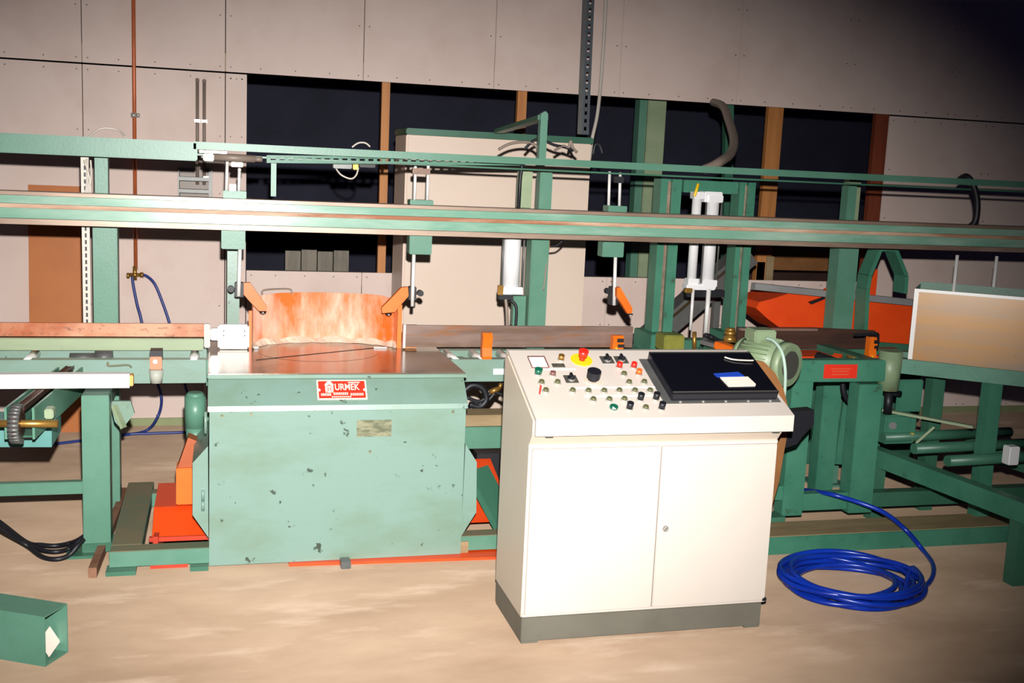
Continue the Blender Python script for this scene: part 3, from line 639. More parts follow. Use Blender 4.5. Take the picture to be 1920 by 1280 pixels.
# sawdust lying along the guard foot
b = B(); n = 40; top = []; 
prev = None
for i in range(n+1):
    t_ = i/n; k = t_*(len(gx)-1); j = min(int(k), len(gx)-2); f_ = k-j
    x = gx[j][0]*(1-f_)+gx[j+1][0]*f_; y = gx[j][1]*(1-f_)+gx[j+1][1]*f_
    wv = 0.02+0.022*abs(math.sin(i*0.7))+0.01*rnd.random(); h = 0.010+0.016*abs(math.sin(i*0.45+1))
    cur = (b.b.verts.new((x, y-0.001, 0.7625)), b.b.verts.new((x, y-0.001, 0.762+h)), b.b.verts.new((x*0.97+0.014, y-wv, 0.7615)))
    if prev: b.b.faces.new((prev[1], cur[1], cur[2], prev[2])); b.b.faces.new((prev[0], cur[0], cur[1], prev[1])); b.b.faces.new((prev[2], cur[2], cur[0], prev[0]))
    prev = cur
mk('sawdust', b, SAWDUST, label='pale sawdust heaped along the foot of the orange guard', cat='sawdust', kind='stuff')
mk('steel_bits', B().cyl((0.17, 4.99, 0.761), (0.17, 4.99, 0.772), 0.012).box(0.70, 0.76, 4.99, 5.0, 0.7615, 0.768), STEEL, sw)
c = thing('guide_block', 'white plastic guide block standing on the saw table', 'block', (0.07, 5.0, 0.76))
mk('plate', B().box(0.003, 0.138, 4.955, 4.99, 0.763, 0.873, 0.008), WHITE_P, c)
for (x, z) in ((0.028, 0.845), (0.028, 0.825), (0.118, 0.845), (0.118, 0.825)): mk('screw', B().cyl((x, 4.9575, z), (x, 4.953, z), 0.0035, seg=8), SCREW, c)
mk('spacer_bar', B().box(-0.028, 0.01, 4.97, 5.0, 0.80, 0.853, 0.004), STEEL, c)

# ------------------------------------------------------------------ conveyors and fences
lc = thing('infeed_conveyor', 'green infeed conveyor frame with chain arm left of the saw', 'conveyor', (-0.8, 4.75, 0))
mk('front_beam', B().box(-2.4, -0.045, 4.75, 4.81, 0.652, 0.752, 0.003), GREEN_SAW, lc)
mk('rear_beam', B().box(-2.4, -0.045, 4.99, 5.05, 0.655, 0.758, 0.003), GREEN_SAW, lc)
mk('support_channel', B().box(-2.4, -0.058, 4.93, 4.965, 0.762, 0.813, 0.003), GREEN_PALE, lc)
mk('cross_tie', B().box(-0.30, -0.26, 4.81, 4.99, 0.67, 0.71), GREEN, lc)
def leg(c, x0, x1, y0, y1, z1, m=GREEN, z0=0.012):
    mk('leg', B().box(x0, x1, y0, y1, z0, z1, 0.003), m, c)
leg(lc, -0.515, -0.412, 4.50, 4.60, 0.655); mk('foot_plate', B().box(-0.58, -0.455, 4.46, 4.62, 0, 0.012), GREEN_DARK, lc)
mk('leg_shoe', B().box(-0.52, -0.407, 4.495, 4.605, 0.012, 0.05, 0.002), GREEN_DARK, lc)
mk('leg_bracket', B().box(-0.515, -0.412, 4.601, 4.82, 0.60, 0.651), GREEN, lc)
mk('side_tie', B().box(-2.4, -0.517, 4.54, 4.58, 0.244, 0.294, 0.003), GREEN, lc)
mk('gusset', B().prism(ppoly([(206, 752), (245, 752), (252, 775), (228, 805), (215, 790)], 4.66), 'y', 4.66, 4.68), GREEN_SAW, lc)
mk('gusset_rib', B().beam(oy(214, 760, 4.65), oy(232, 802, 4.63), 0.03, 0.012), GREEN_PALE, lc)
# feed shaft, chain arm, sprocket
mk('drive_shaft', B().cyl((-2.4, 4.86, 0.728), (-0.60, 4.86, 0.728), 0.013).cyl((-1.2, 4.86, 0.728), (-1.17, 4.86, 0.728), 0.018), BRASS, lc)
P0 = Vector((-0.565, 4.95, 0.668)); P1 = Vector((-0.655, 3.98, 0.668))
sd = (P1-P0).normalized(); sv = Vector((-sd.y, sd.x, 0))
for s_ in (-1, 1):
    b = B(); q0 = P0+sv*0.045*s_; q1 = P1+sv*0.045*s_
    b.beam(q0, q1, 0.008, 0.11); mk('arm_plate', b, GREEN, lc)
mk('arm_floor', B().beam(P0+Vector((0, 0, -0.045)), P1+Vector((0, 0, -0.045)), 0.08, 0.006), GREEN_DARK, lc)
ch = mk('chain', B().beam(P0+Vector((0, 0, 0.045)), P1+Vector((0, 0, 0.045)), 0.026, 0.012), FENCE_DARK, lc)
lk = B()
n = 46
for i in range(n):
    q = P0+(P1-P0)*(i/n)+Vector((0, 0, 0.055))
    for s_ in (-1, 1): lk.beam(q+sv*0.014*s_, q+sv*0.014*s_+sd*0.018, 0.004, 0.014)
    lk.cyl(q-sv*0.016, q+sv*0.016, 0.0055, seg=8)
mk('chain_links', lk, FENCE_DARK, ch, kind='stuff')
sp = P1+sd*0.02+Vector((0, 0, 0.005))
b = B(); b.cyl(sp-sv*0.012, sp+sv*0.012, 0.052, seg=24)
for i in range(16):
    an = 2*math.pi*i/16; dirv = sd*math.cos(an)+Vector((0, 0, 1))*math.sin(an)
    b.beam(sp+dirv*0.048, sp+dirv*0.066, 0.02, 0.014, sv)
spk = mk('sprocket', b, FENCE_DARK, lc)
rl = B()
for i in range(14):
    an = math.pi*(-0.5+i/13.0); dirv = sd*math.cos(an)+Vector((0, 0, 1))*math.sin(an)
    rl.cyl(sp+dirv*0.062-sv*0.017, sp+dirv*0.062+sv*0.017, 0.008, seg=8)
mk('chain_rollers', rl, GREYSTEEL, spk)
mk('sprocket_shaft', B().cyl(sp-sv*0.09, sp+sv*0.13 if sv.x > 0 else sp-sv*0.13, 0.013), BRASS, lc)
mk('tensioner', B().box(sp.x+0.075, sp.x+0.105, sp.y+0.06, sp.y+0.12, sp.z+0.0, sp.z+0.035, 0.004), GREEN_PALE, lc)
mk('gearbox_hub', B().cyl((-0.50, 4.88, 0.735), (-0.43, 4.88, 0.735), 0.036, seg=24).cyl((-0.60, 4.88, 0.735), (-0.50, 4.88, 0.735), 0.025), GREYSTEEL, lc)
b = B(); b.prism(ppoly([(-60, 838), (97, 838), (97, 805), (78, 800), (60, 822), (35, 822), (13, 800), (-60, 800)], 4.2), 'y', 4.2, 4.45); mk('motor_tray', b, GREEN_TEAL, lc)
leg(lc, -0.98, -0.88, 4.5, 4.6, 0.65)
# pneumatic filter on the front beam
r = rect(281, 668, 304, 692, 4.72)
mk('regulator_body', B().box(r[0], r[1], 4.71, 4.748, r[2], r[3], 0.003), mat('copper_tone_block', (196, 130, 96), None, rough=0.45), lc)
mk('regulator_gauge', B().cyl(oy(291, 678, 4.708), oy(291, 678, 4.715), 0.008, seg=12), CHROME, lc)
q0, q1 = oy(293, 692, 4.725), oy(293, 717, 4.725); q1.x = q0.x
mk('filter_bowl', B().cyl(q1, q0, 0.024, 0.030, seg=20), mat('smoked_bowl', (176, 178, 166), None, rough=0.2), lc)
mk('stop_bracket', B().box(r[0], r[1], 4.72, 4.80, 0.755, 0.795), BLACK, lc)
ROLL_ME = mesh_of(B().cyl((0, 0, 0), (0, 0.225, 0), 0.021, seg=20).cyl((0, -0.012, 0), (0, 0.237, 0), 0.008, seg=10), STEEL, 'roller')
for x in (-0.095, -0.75, -1.2, -1.7): put('roller', ROLL_ME, lc, Matrix.Translation((x, 4.765, 0.737)))
mk('beam_end_plate', B().box(-0.044, -0.037, 4.75, 5.02, 0.64, 0.752), GREEN, lc)
mk('hook_handle', B().tube([(-0.435, 4.742, 0.745), (-0.432, 4.738, 0.73), (-0.36, 4.738, 0.733), (-0.345, 4.742, 0.722)], 0.004), GREEN_DUST, lc)

fb = thing('fence_bar', 'orange rusty steel fence bar along the infeed conveyor', 'fence bar', (-0.9, 4.97, 0.76), 'fence bars along the saw line')
mk('bar', B().box(-2.4, -0.056, 4.968, 4.986, 0.816, 0.874, 0.002), RUST, fb)
mk('end_lug', B().box(-0.056, -0.030, 4.962, 4.988, 0.768, 0.875, 0.004), WHITE, fb)
fb = thing('fence_bar', 'rust-brown steel fence bar right of the saw, behind the console', 'fence bar', (1.4, 4.97, 0.76), 'fence bars along the saw line')
mk('bar', B().box(0.842, 1.966, 4.97, 4.988, 0.772, 0.874, 0.002), FENCE, fb)
mk('end_edge', B().box(0.832, 0.842, 4.966, 4.990, 0.768, 0.878, 0.001), STEEL, fb)
mk('backing_wood', B().box(0.832, 0.90, 4.992, 5.01, 0.762, 0.872), TIMBER, fb)
fb = thing('fence_bar', 'dark brown steel fence bar on the far right bench', 'fence bar', (2.9, 4.97, 0.76), 'fence bars along the saw line')
x0 = oy(1384, 616, 4.97).x; x1 = oy(1528, 617, 4.97).x; x2 = oy(1640, 640, 4.97).x
mk('bar', B().prism([(x0, 0.80), (x0, 0.875), (x1, 0.875), (x2, 0.862), (x2, 0.765), (x0+0.2, 0.765)], 'y', 4.97, 4.99), FENCE_DARK, fb)
mk('top_ledge', B().box(x0, x1, 4.94, 4.969, 0.862, 0.874, 0.002), FENCE, fb)

cc = thing('outfeed_conveyor', 'green outfeed roller conveyor between saw and console', 'conveyor', (1.5, 4.8, 0))
mk('front_beam', B().box(1.012, 2.30, 4.75, 4.81, 0.650, 0.752, 0.003), GREEN_SAW, cc)
mk('rear_beam', B().box(1.012, 2.30, 4.99, 5.05, 0.65, 0.752, 0.003), GREEN_SAW, cc)
mk('cross_plate', B().box(1.03, 1.12, 4.81, 4.99, 0.70, 0.725), GREEN, cc)
for x in (1.04, 1.165, 1.30, 1.45, 1.60, 1.75, 1.90, 2.05): put('roller', ROLL_ME, cc, Matrix.Translation((x, 4.765, 0.737)))
mk('roller_hub', B().cyl((1.285, 4.742, 0.735), (1.285, 4.75, 0.735), 0.026, seg=20), GREYSTEEL, cc)
mk('white_label', pbox(925, 691, 952, 702, 4.7485, 0.0015), WHITE_P, cc)
mk('lower_beam', B().box(1.012, 2.3, 4.75, 4.83, 0.337, 0.438, 0.003), GREEN, cc)
for x in (1.9, 2.22): leg(cc, x, x+0.08, 4.84, 4.92, 0.65)
mk('foot_plate', B().box(1.86, 2.02, 4.80, 4.96, 0, 0.012), GREEN_DARK, cc)
mk('sloping_chute', B().beam(oy(893, 880, 4.62), oy(962, 1010, 4.45), 0.14, 0.03, (0, 0, 1)), GREEN_DARK, cc)
mk('debris_box', pbox(893, 850, 960, 930, 5.0, 0.2), BLACK, cc)
mk('plank', B().box(1.02, 1.88, 4.755, 4.9, 0.440, 0.492, 0.004), TIMBER_GREY, label='weathered wooden plank lying on the lower green beam beside the saw', cat='plank')
for i, (pts, r_, lab) in enumerate((
    ([(868, 735), (885, 722), (905, 728), (912, 748), (900, 762), (880, 758)], 0.016, 'thick black cable loop under the outfeed conveyor by the saw'),
    ([(872, 772), (895, 760), (918, 748), (935, 725), (952, 715)], 0.010, 'black cable rising to the right beneath the outfeed conveyor'),
    ([(876, 745), (900, 752), (925, 735), (948, 745), (960, 760)], 0.009, 'black cable sagging behind the console edge'))):
    mk('cable', B().tube([oy(x, y, 4.95) for x, y in pts], r_), BLACK, label=lab, cat='cable')
mk('pneumatic_fitting', B().cyl(oy(918, 735, 4.92), oy(936, 728, 4.92), 0.012).cyl(oy(936, 728, 4.92), oy(940, 718, 4.92), 0.009), BRASS, label='brass fitting among the black cables under the conveyor', cat='fitting')

def stop(lab, x0, y0, x1, y1, Y, hazard):
    r = rect(x0, y0, x1, y1, Y); c = thing('stop_block', lab, 'stop block', ((r[0]+r[1])/2, Y, r[2]), 'orange stop blocks')
    mk('flag', B().prism([(Y, r[2]), (Y-0.012, r[2]+0.03), (Y-0.004, (r[2]+r[3])/2), (Y-0.014, r[3]-0.02), (Y, r[3]), (Y+0.03, r[3]), (Y+0.03, r[2])], 'x', r[0], r[1]), ORANGE, c)
    if hazard:
        mk('yellow_patch', B().prism([(r[0]+0.012, r[2]), (r[1], r[2]), (r[0]+0.012, r[2]+0.05)], 'y', Y-0.02, Y-0.015), YELLOW, c)
        mk('black_stripe', B().box(r[0]+0.018, r[1]-0.004, Y-0.0195, Y-0.0155, r[3]-0.03, r[3]-0.012), BLACK, c)
        mk('black_stripe', B().box(r[0]+0.022, r[1]+0.0, Y-0.0195, Y-0.0155, r[3]-0.055, r[3]-0.04), BLACK, c)
    else: mk('hinge_slot', B().box((r[0]+r[1])/2-0.008, (r[0]+r[1])/2+0.008, Y-0.003, Y+0.001, r[2]+0.002, r[2]+0.012), BLACK, c)
    return c
stop('plain orange flip stop in front of the middle fence bar', 904, 624, 922, 680, 4.76, False)
stop('orange stop with yellow and black marking behind the console', 1148, 629, 1168, 668, 4.9, True)
c = stop('orange stop with a black hook on the far right bench', 1628, 632, 1642, 682, 4.75, True)
mk('hook', B().beam(oy(1602, 628, 4.75), oy(1645, 625, 4.75), 0.02, 0.012).beam(oy(1645, 625, 4.75), oy(1645, 645, 4.75), 0.02, 0.012, (1, 0, 0)), BLACK, c)
mk('base_lug', pbox(1642, 668, 1678, 682, 4.76, 0.05, 0.004), REDOR, c)

# white profile on the chain arm
c = thing('white_profile', 'long white profile lying across the chain arm at left', 'profile', (-0.8, 4.3, 0.733))
mk('profile_body', B().box(-2.4, -0.317, 4.27, 4.32, 0.733, 0.784, 0.003).box(-2.4, -0.317, 4.262, 4.27, 0.733, 0.786), WHITE_P, c)
mk('end_cap', B().box(-0.317, -0.304, 4.266, 4.316, 0.738, 0.78, 0.003), mat('ochre_cap', (226, 160, 84), None, rough=0.5), c)

# ------------------------------------------------------------------ control console
co = thing('control_console', 'white control console with sloping button desk in front of the saw line', 'console', (1.46, 3.6, 0))
mk('plinth', B().box(1.008, 1.912, 3.412, 3.775, 0.008, 0.094, 0.002).box(1.01, 1.07, 3.413, 3.77, 0, 0.008).box(1.85, 1.91, 3.413, 3.77, 0, 0.008), PLINTH, co)
mk('body', B().prism([(3.775, 0.094), (3.42, 0.094), (3.42, 0.70), (3.385, 0.742), (3.385, 0.79), (3.745, 0.945), (3.775, 0.945)], 'x', 1.006, 1.925), CREAM, co)
mk('lower_strip', B().box(1.008, 1.923, 3.412, 3.42, 0.096, 0.105), WHITE, co); mk('upper_strip', B().box(1.008, 1.923, 3.412, 3.42, 0.688, 0.699), WHITE, co)
d1 = mk('door', B().box(1.016, 1.476, 3.402, 3.419, 0.106, 0.687, 0.003), WHITE, co)
d2 = mk('door', B().box(1.481, 1.918, 3.402, 3.419, 0.106, 0.687, 0.003), WHITE, co)
q = oy(1247, 990, 3.402)
lkx = mk('lock', B().cyl(q+Vector((0, 0.002, 0)), q-Vector((0, 0.006, 0)), 0.0115, seg=20), CHROME, d2)
mk('key_slot', B().beam(q+Vector((-0.006, -0.0065, -0.006)), q+Vector((0.006, -0.0065, 0.006)), 0.002, 0.004, (0, 1, 0)), BLACK, d2)
mk('door_clip', pbox(1430, 1121, 1437, 1126, 3.40, 0.015), BLACK, d2)
D0 = Vector((0, 3.36, 0.80)); D1 = Vector((0, 3.752, 0.9635))
mk('desk_panel', B().prism([(3.36, 0.743), (3.36, 0.80), (3.752, 0.9635), (3.778, 0.9635), (3.778, 0.946), (3.745, 0.946), (3.372, 0.79), (3.372, 0.743)], 'x', 1.010, 1.95), WHITE, co)
for s_ in (1.012, 1.943): mk('desk_cheek', B().prism([(3.373, 0.745), (3.373, 0.789), (3.744, 0.945), (3.744, 0.93), (3.42, 0.76)], 'x', s_, s_+0.006), WHITE, co)
for xq in (1.05, 1.88): mk('lip_clip', B().box(xq, xq+0.025, 3.372, 3.39, 0.735, 0.745), GREYPLATE, co)
ds = (D1-D0).normalized(); dn = Vector((0, -ds.z, ds.y))
DM = Matrix(((1, 0, 0, 0), (0, ds.y, dn.y, 0), (0, ds.z, dn.z, 0), (0, 0, 0, 1)))
def desk(px, py, h=0.0):
    r = ray(px, py); o = D0+dn*h; t = (o-CAM).dot(dn)/r.dot(dn); return CAM+r*t
def dmx(px, py, h=0.0): return Matrix.Translation(desk(px, py, h)) @ DM
RING = mesh_of(B().cyl((0, 0, 0), (0, 0, 0.006), 0.0135, 0.012, seg=20), CHROME, 'button_ring')
def btn_me(m, r0, r1, h, nm): return mesh_of(B().cyl((0, 0, 0.006), (0, 0, 0.006+h), r0, r1, seg=18), m, nm)
ME = {'olive': btn_me(BUTGOLD, 0.0095, 0.009, 0.007, 'olive_button'), 'red': btn_me(BTN_RED, 0.011, 0.010, 0.016, 'red_button'), 'orange': btn_me(BTN_ORANGE, 0.011, 0.010, 0.016, 'orange_button'),
      'green': btn_me(BTN_GREEN, 0.012, 0.014, 0.018, 'green_button'), 'brown': btn_me(BTN_BROWN, 0.0105, 0.010, 0.010, 'brown_button'), 'black': btn_me(BLACK, 0.011, 0.0115, 0.022, 'black_button'), 'gold': btn_me(BRASS, 0.011, 0.011, 0.016, 'gold_button')}
def button(kind, px, py):
    rg = put('push_button', RING, co, dmx(px, py))
    o = bpy.data.objects.new('button_cap', ME[kind]); C.objects.link(o); o.parent = rg
    return rg
for p in ((1169.6, 703), (1179, 718.6), (1207.5, 718), (1015, 718.6), (1045, 718.6), (1023, 734), (1073.3, 734), (1103, 734.6), (1132.4, 734.6), (1160.8, 734), (1190, 734), (1218.4, 734), (1112, 750.6), (1142, 750.6), (1170.3, 750), (1210.4, 766)): button('olive', *p)
for p in ((1160.8, 689), (1187.8, 689)): button('red', *p)
button('orange', 1197.3, 702); button('green', 1008.4, 702); button('brown', 1036, 703.5); button('gold', 1051.5, 675)
for p in ((1200.2, 750), (1229.4, 749), (1179.8, 767), (1240, 767)): button('black', *p)
# emergency stop
es = mk('emergency_stop', B().cyl(desk(1090, 675), desk(1090, 675)+dn*0.003, 0.040, seg=32), YELLOW, co, label='red emergency stop on a yellow disc')
e0 = desk(1091, 675.5)
mk('mushroom_head', B().cyl(e0+dn*0.003, e0+dn*0.018, 0.011).cyl(e0+dn*0.018, e0+dn*0.042, 0.016, 0.018, seg=20), BTN_RED, es)
k0 = desk(1111, 713)
kb = mk('selector_knob', B().cyl(k0, k0+dn*0.004, 0.032, seg=28), CREAM, co, label='large black rotary knob')
mk('knob_grip', B().cyl(k0+dn*0.004, k0+dn*0.012, 0.018, seg=20).cyl(k0+dn*0.012, k0+dn*0.040, 0.024, 0.025, seg=12, smooth=False), BLACK, kb)
SQ = mesh_of(B().box(-0.0235, 0.0235, -0.0235, 0.0235, 0, 0.003, 0.001), GREYPLATE, 'switch_plate')
SQK = mesh_of(B().cyl((0, 0, 0.003), (0, 0, 0.010), 0.013, seg=18).box(-0.005, 0.005, -0.014, 0.014, 0.010, 0.022, 0.002), BLACK, 'switch_handle')
SQR = mesh_of(B().cyl((0, -0.006, 0.003), (0, -0.006, 0.006), 0.012, seg=18), CHROME, 'switch_ring')
for p in ((1138, 675), (1164.5, 675), (1070.4, 711)):
    s_ = put('rotary_switch', SQ, co, dmx(*p))
    for nm, me in (('switch_handle', SQK), ('switch_ring', SQR)):
        o = bpy.data.objects.new(nm, me); C.objects.link(o); o.parent = s_
mt = mk('panel_meter', B().obox(dmx(1009.2, 678.4, 0.003), 0.064, 0.072, 0.006), BTN_BROWN, co)
mk('meter_face', B().obox(dmx(1009.2, 678.4, 0.0066), 0.056, 0.062, 0.0014), WHITE_P, mt)
mk('label_plate', B().obox(dmx(1047, 684.8, 0.0015), 0.046, 0.022, 0.003), GREYPLATE, co)
tb = mk('arrow_button', B().cyl(desk(1150.6, 764.5), desk(1150.6, 764.5)+dn*0.008, 0.0145, seg=24), BTN_GREEN, co)
b = B(); t = bmesh.new(); t.faces.new([t.verts.new(v) for v in ((-0.008, -0.008, 0), (0.008, -0.008, 0), (0, 0.009, 0))]); b._add(t, dmx(1150.6, 764.5, 0.0085)); mk('arrow_mark', b, WHITE_P, tb)
ky = desk(1011.4, 738)
mk('switch_key', B().beam(ky, ky+dn*0.02, 0.004, 0.008, (0, 1, 0)).beam(ky+dn*0.018, ky+dn*0.034, 0.014, 0.003, (1, 0, 0)), BTN_RED, co)
# engraved pale legend strips above the button rows
for (xa, ya, xb) in ((1020, 692, 1080), (1095, 742, 1230), (1068, 726, 1235)):
    u0, u1 = desk(xa, ya, 0.0005), desk(xb, ya, 0.0005)
    mk('legend_strip', B().obox(Matrix.Translation((u0+u1)/2) @ DM, (u1-u0).length, 0.007, 0.001), WHITE_P, co)
# screen hood
mk('black_wedge', B().prism(ppoly([(1478, 770), (1522, 766), (1521, 794), (1500, 816), (1490, 830), (1466, 838)], 3.86), 'y', 3.84, 3.90), BLACK, co)  # black wedge-shaped prism beside the right end of the desk lip
u = lambda a: Matrix.Translation(a) @ DM
hb = B()
qs = [desk(1197, 684), desk(1253, 757), desk(1468, 757), desk(1400, 672)]
hx0, hx1 = (desk(1253, 757).x+desk(1197, 684).x)/2, desk(1466, 757).x
v0 = (desk(1253, 757)-D0).dot(ds); v1 = (desk(1205, 674)-D0).dot(ds)
def dp(x, v, h): return Vector((x, D0.y, D0.z)) + ds*v + dn*h
def dbox(x0, x1, va, vb, h0, h1, bev=0.0): return B().obox(Matrix.Translation(dp((x0+x1)/2, (va+vb)/2, (h0+h1)/2)) @ DM, x1-x0, vb-va, h1-h0, bev)
sf = mk('screen_frame', dbox(hx0, hx1, v0, v1, 0, 0.003), GREYSTEEL, co)
hood = mk('screen_hood', dbox(hx0+0.028, hx1-0.012, v0+0.012, v1-0.008, 0.003, 0.034, 0.003), DARKIN, co, label='black screen hood with acrylic lid')
mk('hood_lid', dbox(hx0+0.028, hx1-0.012, v0+0.012, v1-0.008, 0.034, 0.038, 0.001), BLACKG, hood)
for vv in (v0+0.014, v1-0.012): mk('hood_bead', dbox(hx0+0.028, hx1-0.012, vv, vv+0.004, 0.038, 0.040), GREYPLATE, hood)
for i in range(5):
    for vv in (v0+0.005, v1-0.004):
        x = hx0+0.06+i*(hx1-hx0-0.1)/4; mk('frame_screw', B().cyl(dp(x, vv, 0.003), dp(x, vv, 0.006), 0.005, seg=10), CHROME, sf)
def hood_pt(px, py):
    r = ray(px, py); o = D0+dn*0.0385; t = (o-CAM).dot(dn)/r.dot(dn); return CAM+r*t
def hpoly(pts, h, m, nm, par):
    b = B(); off = dn*h
    vs = [b.b.verts.new(hood_pt(*p)+off) for p in pts]; vt = [b.b.verts.new(hood_pt(*p)+off+dn*0.003) for p in pts]
    b.b.faces.new(vs); b.b.faces.new(list(reversed(vt)))
    for i in range(len(pts)): b.b.faces.new((vs[i], vs[(i+1) % len(pts)], vt[(i+1) % len(pts)], vt[i]))
    return mk(nm, b, m, par)
hpoly([(1350, 708), (1402, 707), (1417, 721), (1416, 724), (1366, 725)], 0, PAPER, 'white_card', hood)
hpoly([(1338, 701), (1384, 698), (1396, 706), (1345, 707)], 0, BLUELAB, 'blue_card', hood)
mk('glazing_cable', B().tube([hood_pt(1358, 671)+dn*0.004, hood_pt(1375, 676)+dn*0.005, hood_pt(1400, 678)+dn*0.006, hood_pt(1412, 678)+dn*0.006], 0.003), CABLE_WHITE, co)
c = thing('hardboard_strip', 'brown bent hardboard sheet tucked behind the right end of the console', 'sheet', (1.99, 3.82, 0))
prof = [oy(1404, 673, 3.83), oy(1430, 677, 3.83), oy(1451, 698, 3.83), oy(1467, 728, 3.83), oy(1475, 760, 3.83), oy(1478, 792, 3.83), oy(1468, 845, 3.83), oy(1459, 900, 3.83), oy(1446, 945, 3.83)]
b = B(); b.prism([(q.x, q.z) for q in prof] + [(1.93, 0.0), (1.86, 0.0), (1.86, 0.9)], 'y', 3.82, 3.832); mk('sheet', b, BROWN_SHEET, c)

# ------------------------------------------------------------------ right bench, motor, chute, tray conveyor
FB = thing('floor_beam', 'dusty green steel beam lying on the floor at right', 'beam', (3.6, 4.2, 0))
mk('beam_body', B().box(2.0, 6.0, 4.11, 4.30, 0.0, 0.080, 0.003), GREEN_R, FB)
mk('dust_layer', B().box(2.0, 6.0, 4.115, 4.298, 0.080, 0.083), TIMBER_GREY, FB)
rb = thing('drill_bench', 'green machine bench with red nameplate right of the console', 'bench', (2.8, 4.6, 0))
mk('front_beam', B().box(2.36, 3.02, 4.36, 4.43, 0.715, 0.815, 0.004), GREEN_R, rb)
mk('corner_boss', B().cyl((3.02, 4.39, 0.67), (3.02, 4.39, 0.855), 0.048, 0.054, seg=24), GREEN_GREY, rb)
mk('rear_beam', B().box(2.36, 3.5, 5.0, 5.07, 0.66, 0.76, 0.003), GREEN_DARK, rb)
mk('side_beam', B().box(2.98, 3.05, 4.44, 5.0, 0.68, 0.79), GREEN_DARK, rb); mk('side_beam', B().box(2.36, 2.43, 4.44, 5.0, 0.68, 0.79), GREEN_DARK, rb)
r = rect(1545, 683, 1607, 709, 4.358); npb = mk('nameplate', B().box(r[0], r[1], 4.357, 4.36, r[2], r[3]), NAMEPLATE, rb, label='red nameplate')
for i, (w_, z_) in enumerate(((0.6, 0.68), (0.5, 0.5), (0.5, 0.28))):
    xm = (r[0]+r[1])/2; hw = (r[1]-r[0])*w_/2; zz = r[2]+(r[3]-r[2])*z_
    mk('print_line', B().box(xm-hw, xm+hw, 4.3562, 4.3572, zz-0.002, zz+0.002), INK_DULL, npb)
leg(rb, 2.515, 2.62, 4.37, 4.45, 0.714, GREEN_R, z0=0.084); leg(rb, 2.86, 2.985, 4.37, 4.46, 0.70, GREEN_R, z0=0.084)
leg(rb, 2.94, 3.04, 4.80, 4.88, 0.68, GREEN_R); leg(rb, 2.44, 2.51, 4.80, 4.88, 0.68, GREEN_R); leg(rb, 3.25, 3.36, 4.9, 4.98, 0.66, GREEN_R)
mk('lower_tie', B().box(2.36, 2.515, 4.38, 4.44, 0.16, 0.225), GREEN_R, rb); mk('lower_tie', B().box(2.62, 2.86, 4.39, 4.44, 0.10, 0.18), GREEN_R, rb)
mk('lower_tie', B().box(2.55, 2.60, 4.45, 4.80, 0.14, 0.20), GREEN_DUST, rb); mk('lower_tie', B().box(2.985, 4.6, 4.40, 4.46, 0.10, 0.17), GREEN_DARK, rb)
mk('foot_block', B().box(2.40, 2.50, 4.31, 4.40, 0.0, 0.10), GREEN_DARK, rb)
mk('side_panel', B().prism(ppoly([(1578, 752), (1605, 755), (1590, 850), (1600, 860), (1600, 870), (1562, 868)], 4.9), 'y', 4.88, 4.90), GREEN_R, rb)
mk('orange_table', B().box(2.12, 2.95, 4.72, 4.93, 0.752, 0.768, 0.003), REDOR, rb)
mk('orange_arm', B().beam(oy(1346, 646, 4.7), oy(1412, 668, 4.45), 0.05, 0.035, bev=0.004), ORANGE, rb)
mk('arm_rail', B().beam(oy(1318, 640, 4.85), oy(1372, 655, 4.72), 0.05, 0.02), GREYSTEEL, rb)
p = oy(1368, 640, 4.75)
mk('brass_valve', B().cyl(p, p+Vector((0, 0, 0.03)), 0.035, 0.026).cyl(p+Vector((0, 0, 0.03)), p+Vector((0, 0, 0.05)), 0.024, 0.03).cyl(p+Vector((0, 0, 0.05)), p+Vector((0, 0, 0.066)), 0.022), BRASS, rb)
mk('black_hose', B().tube([oy(1322, 628, 4.85), oy(1335, 632, 4.85), oy(1350, 640, 4.8), oy(1368, 640, 4.78)], 0.012), BLACK, rb)
mk('tool_cylinder', B().cyl(oy(1532, 668, 4.6), oy(1572, 682, 4.5), 0.024).cyl(oy(1572, 682, 4.5), oy(1590, 686, 4.48), 0.012), BLACK, rb)
mk('orange_flag', B().beam(oy(1562, 682, 4.55), oy(1572, 668, 4.6), 0.04, 0.03), REDOR, rb)
mk('chrome_bar', B().cyl(oy(1588, 667, 4.65), oy(1612, 674, 4.6), 0.008), BRASS, rb)
mk('air_ram', B().cyl(oy(1667, 735, 4.5), oy(1664, 775, 4.5), 0.020).cyl(oy(1664, 735, 4.5), oy(1688, 738, 4.5), 0.014), BLACK, rb)
mk('pipe_bend', B().tube([oy(1580, 712, 4.6), oy(1582, 735, 4.6), oy(1590, 750, 4.6), oy(1604, 758, 4.6)], 0.014), BLACK, rb)

mo = thing('electric_motor', 'grey-green finned electric motor beside the console', 'motor', (2.27, 4.2, 0.75))
m0 = oy(1400, 668, 4.22); m1 = oy(1468, 682, 4.06); ax = (m1-m0).normalized()
mk('housing', B().cyl(m0, m1, 0.088, seg=32), GREEN_GREY, mo)
u_ = ax.cross(Vector((0, 0, 1))).normalized(); w_ = u_.cross(ax)
FINS = B()
for i in range(28):
    an = 2*math.pi*i/28; dv = u_*math.cos(an)+w_*math.sin(an)
    FINS.beam(m0+ax*0.02+dv*0.092, m1-ax*0.03+dv*0.092, 0.004, 0.014, dv)
mk('cooling_fins', FINS, GREEN_GREY, mo)
mk('fan_cover', B().cyl(m1, m1+ax*0.035, 0.098, 0.09, seg=32), GREEN_GREY, mo)
mk('fan_grille', B().cyl(m1+ax*0.035, m1+ax*0.038, 0.06, seg=24), GREYPLATE, mo)
mk('flange', B().cyl(m0-ax*0.03, m0, 0.075, 0.088, seg=32), GREEN_GREY, mo)
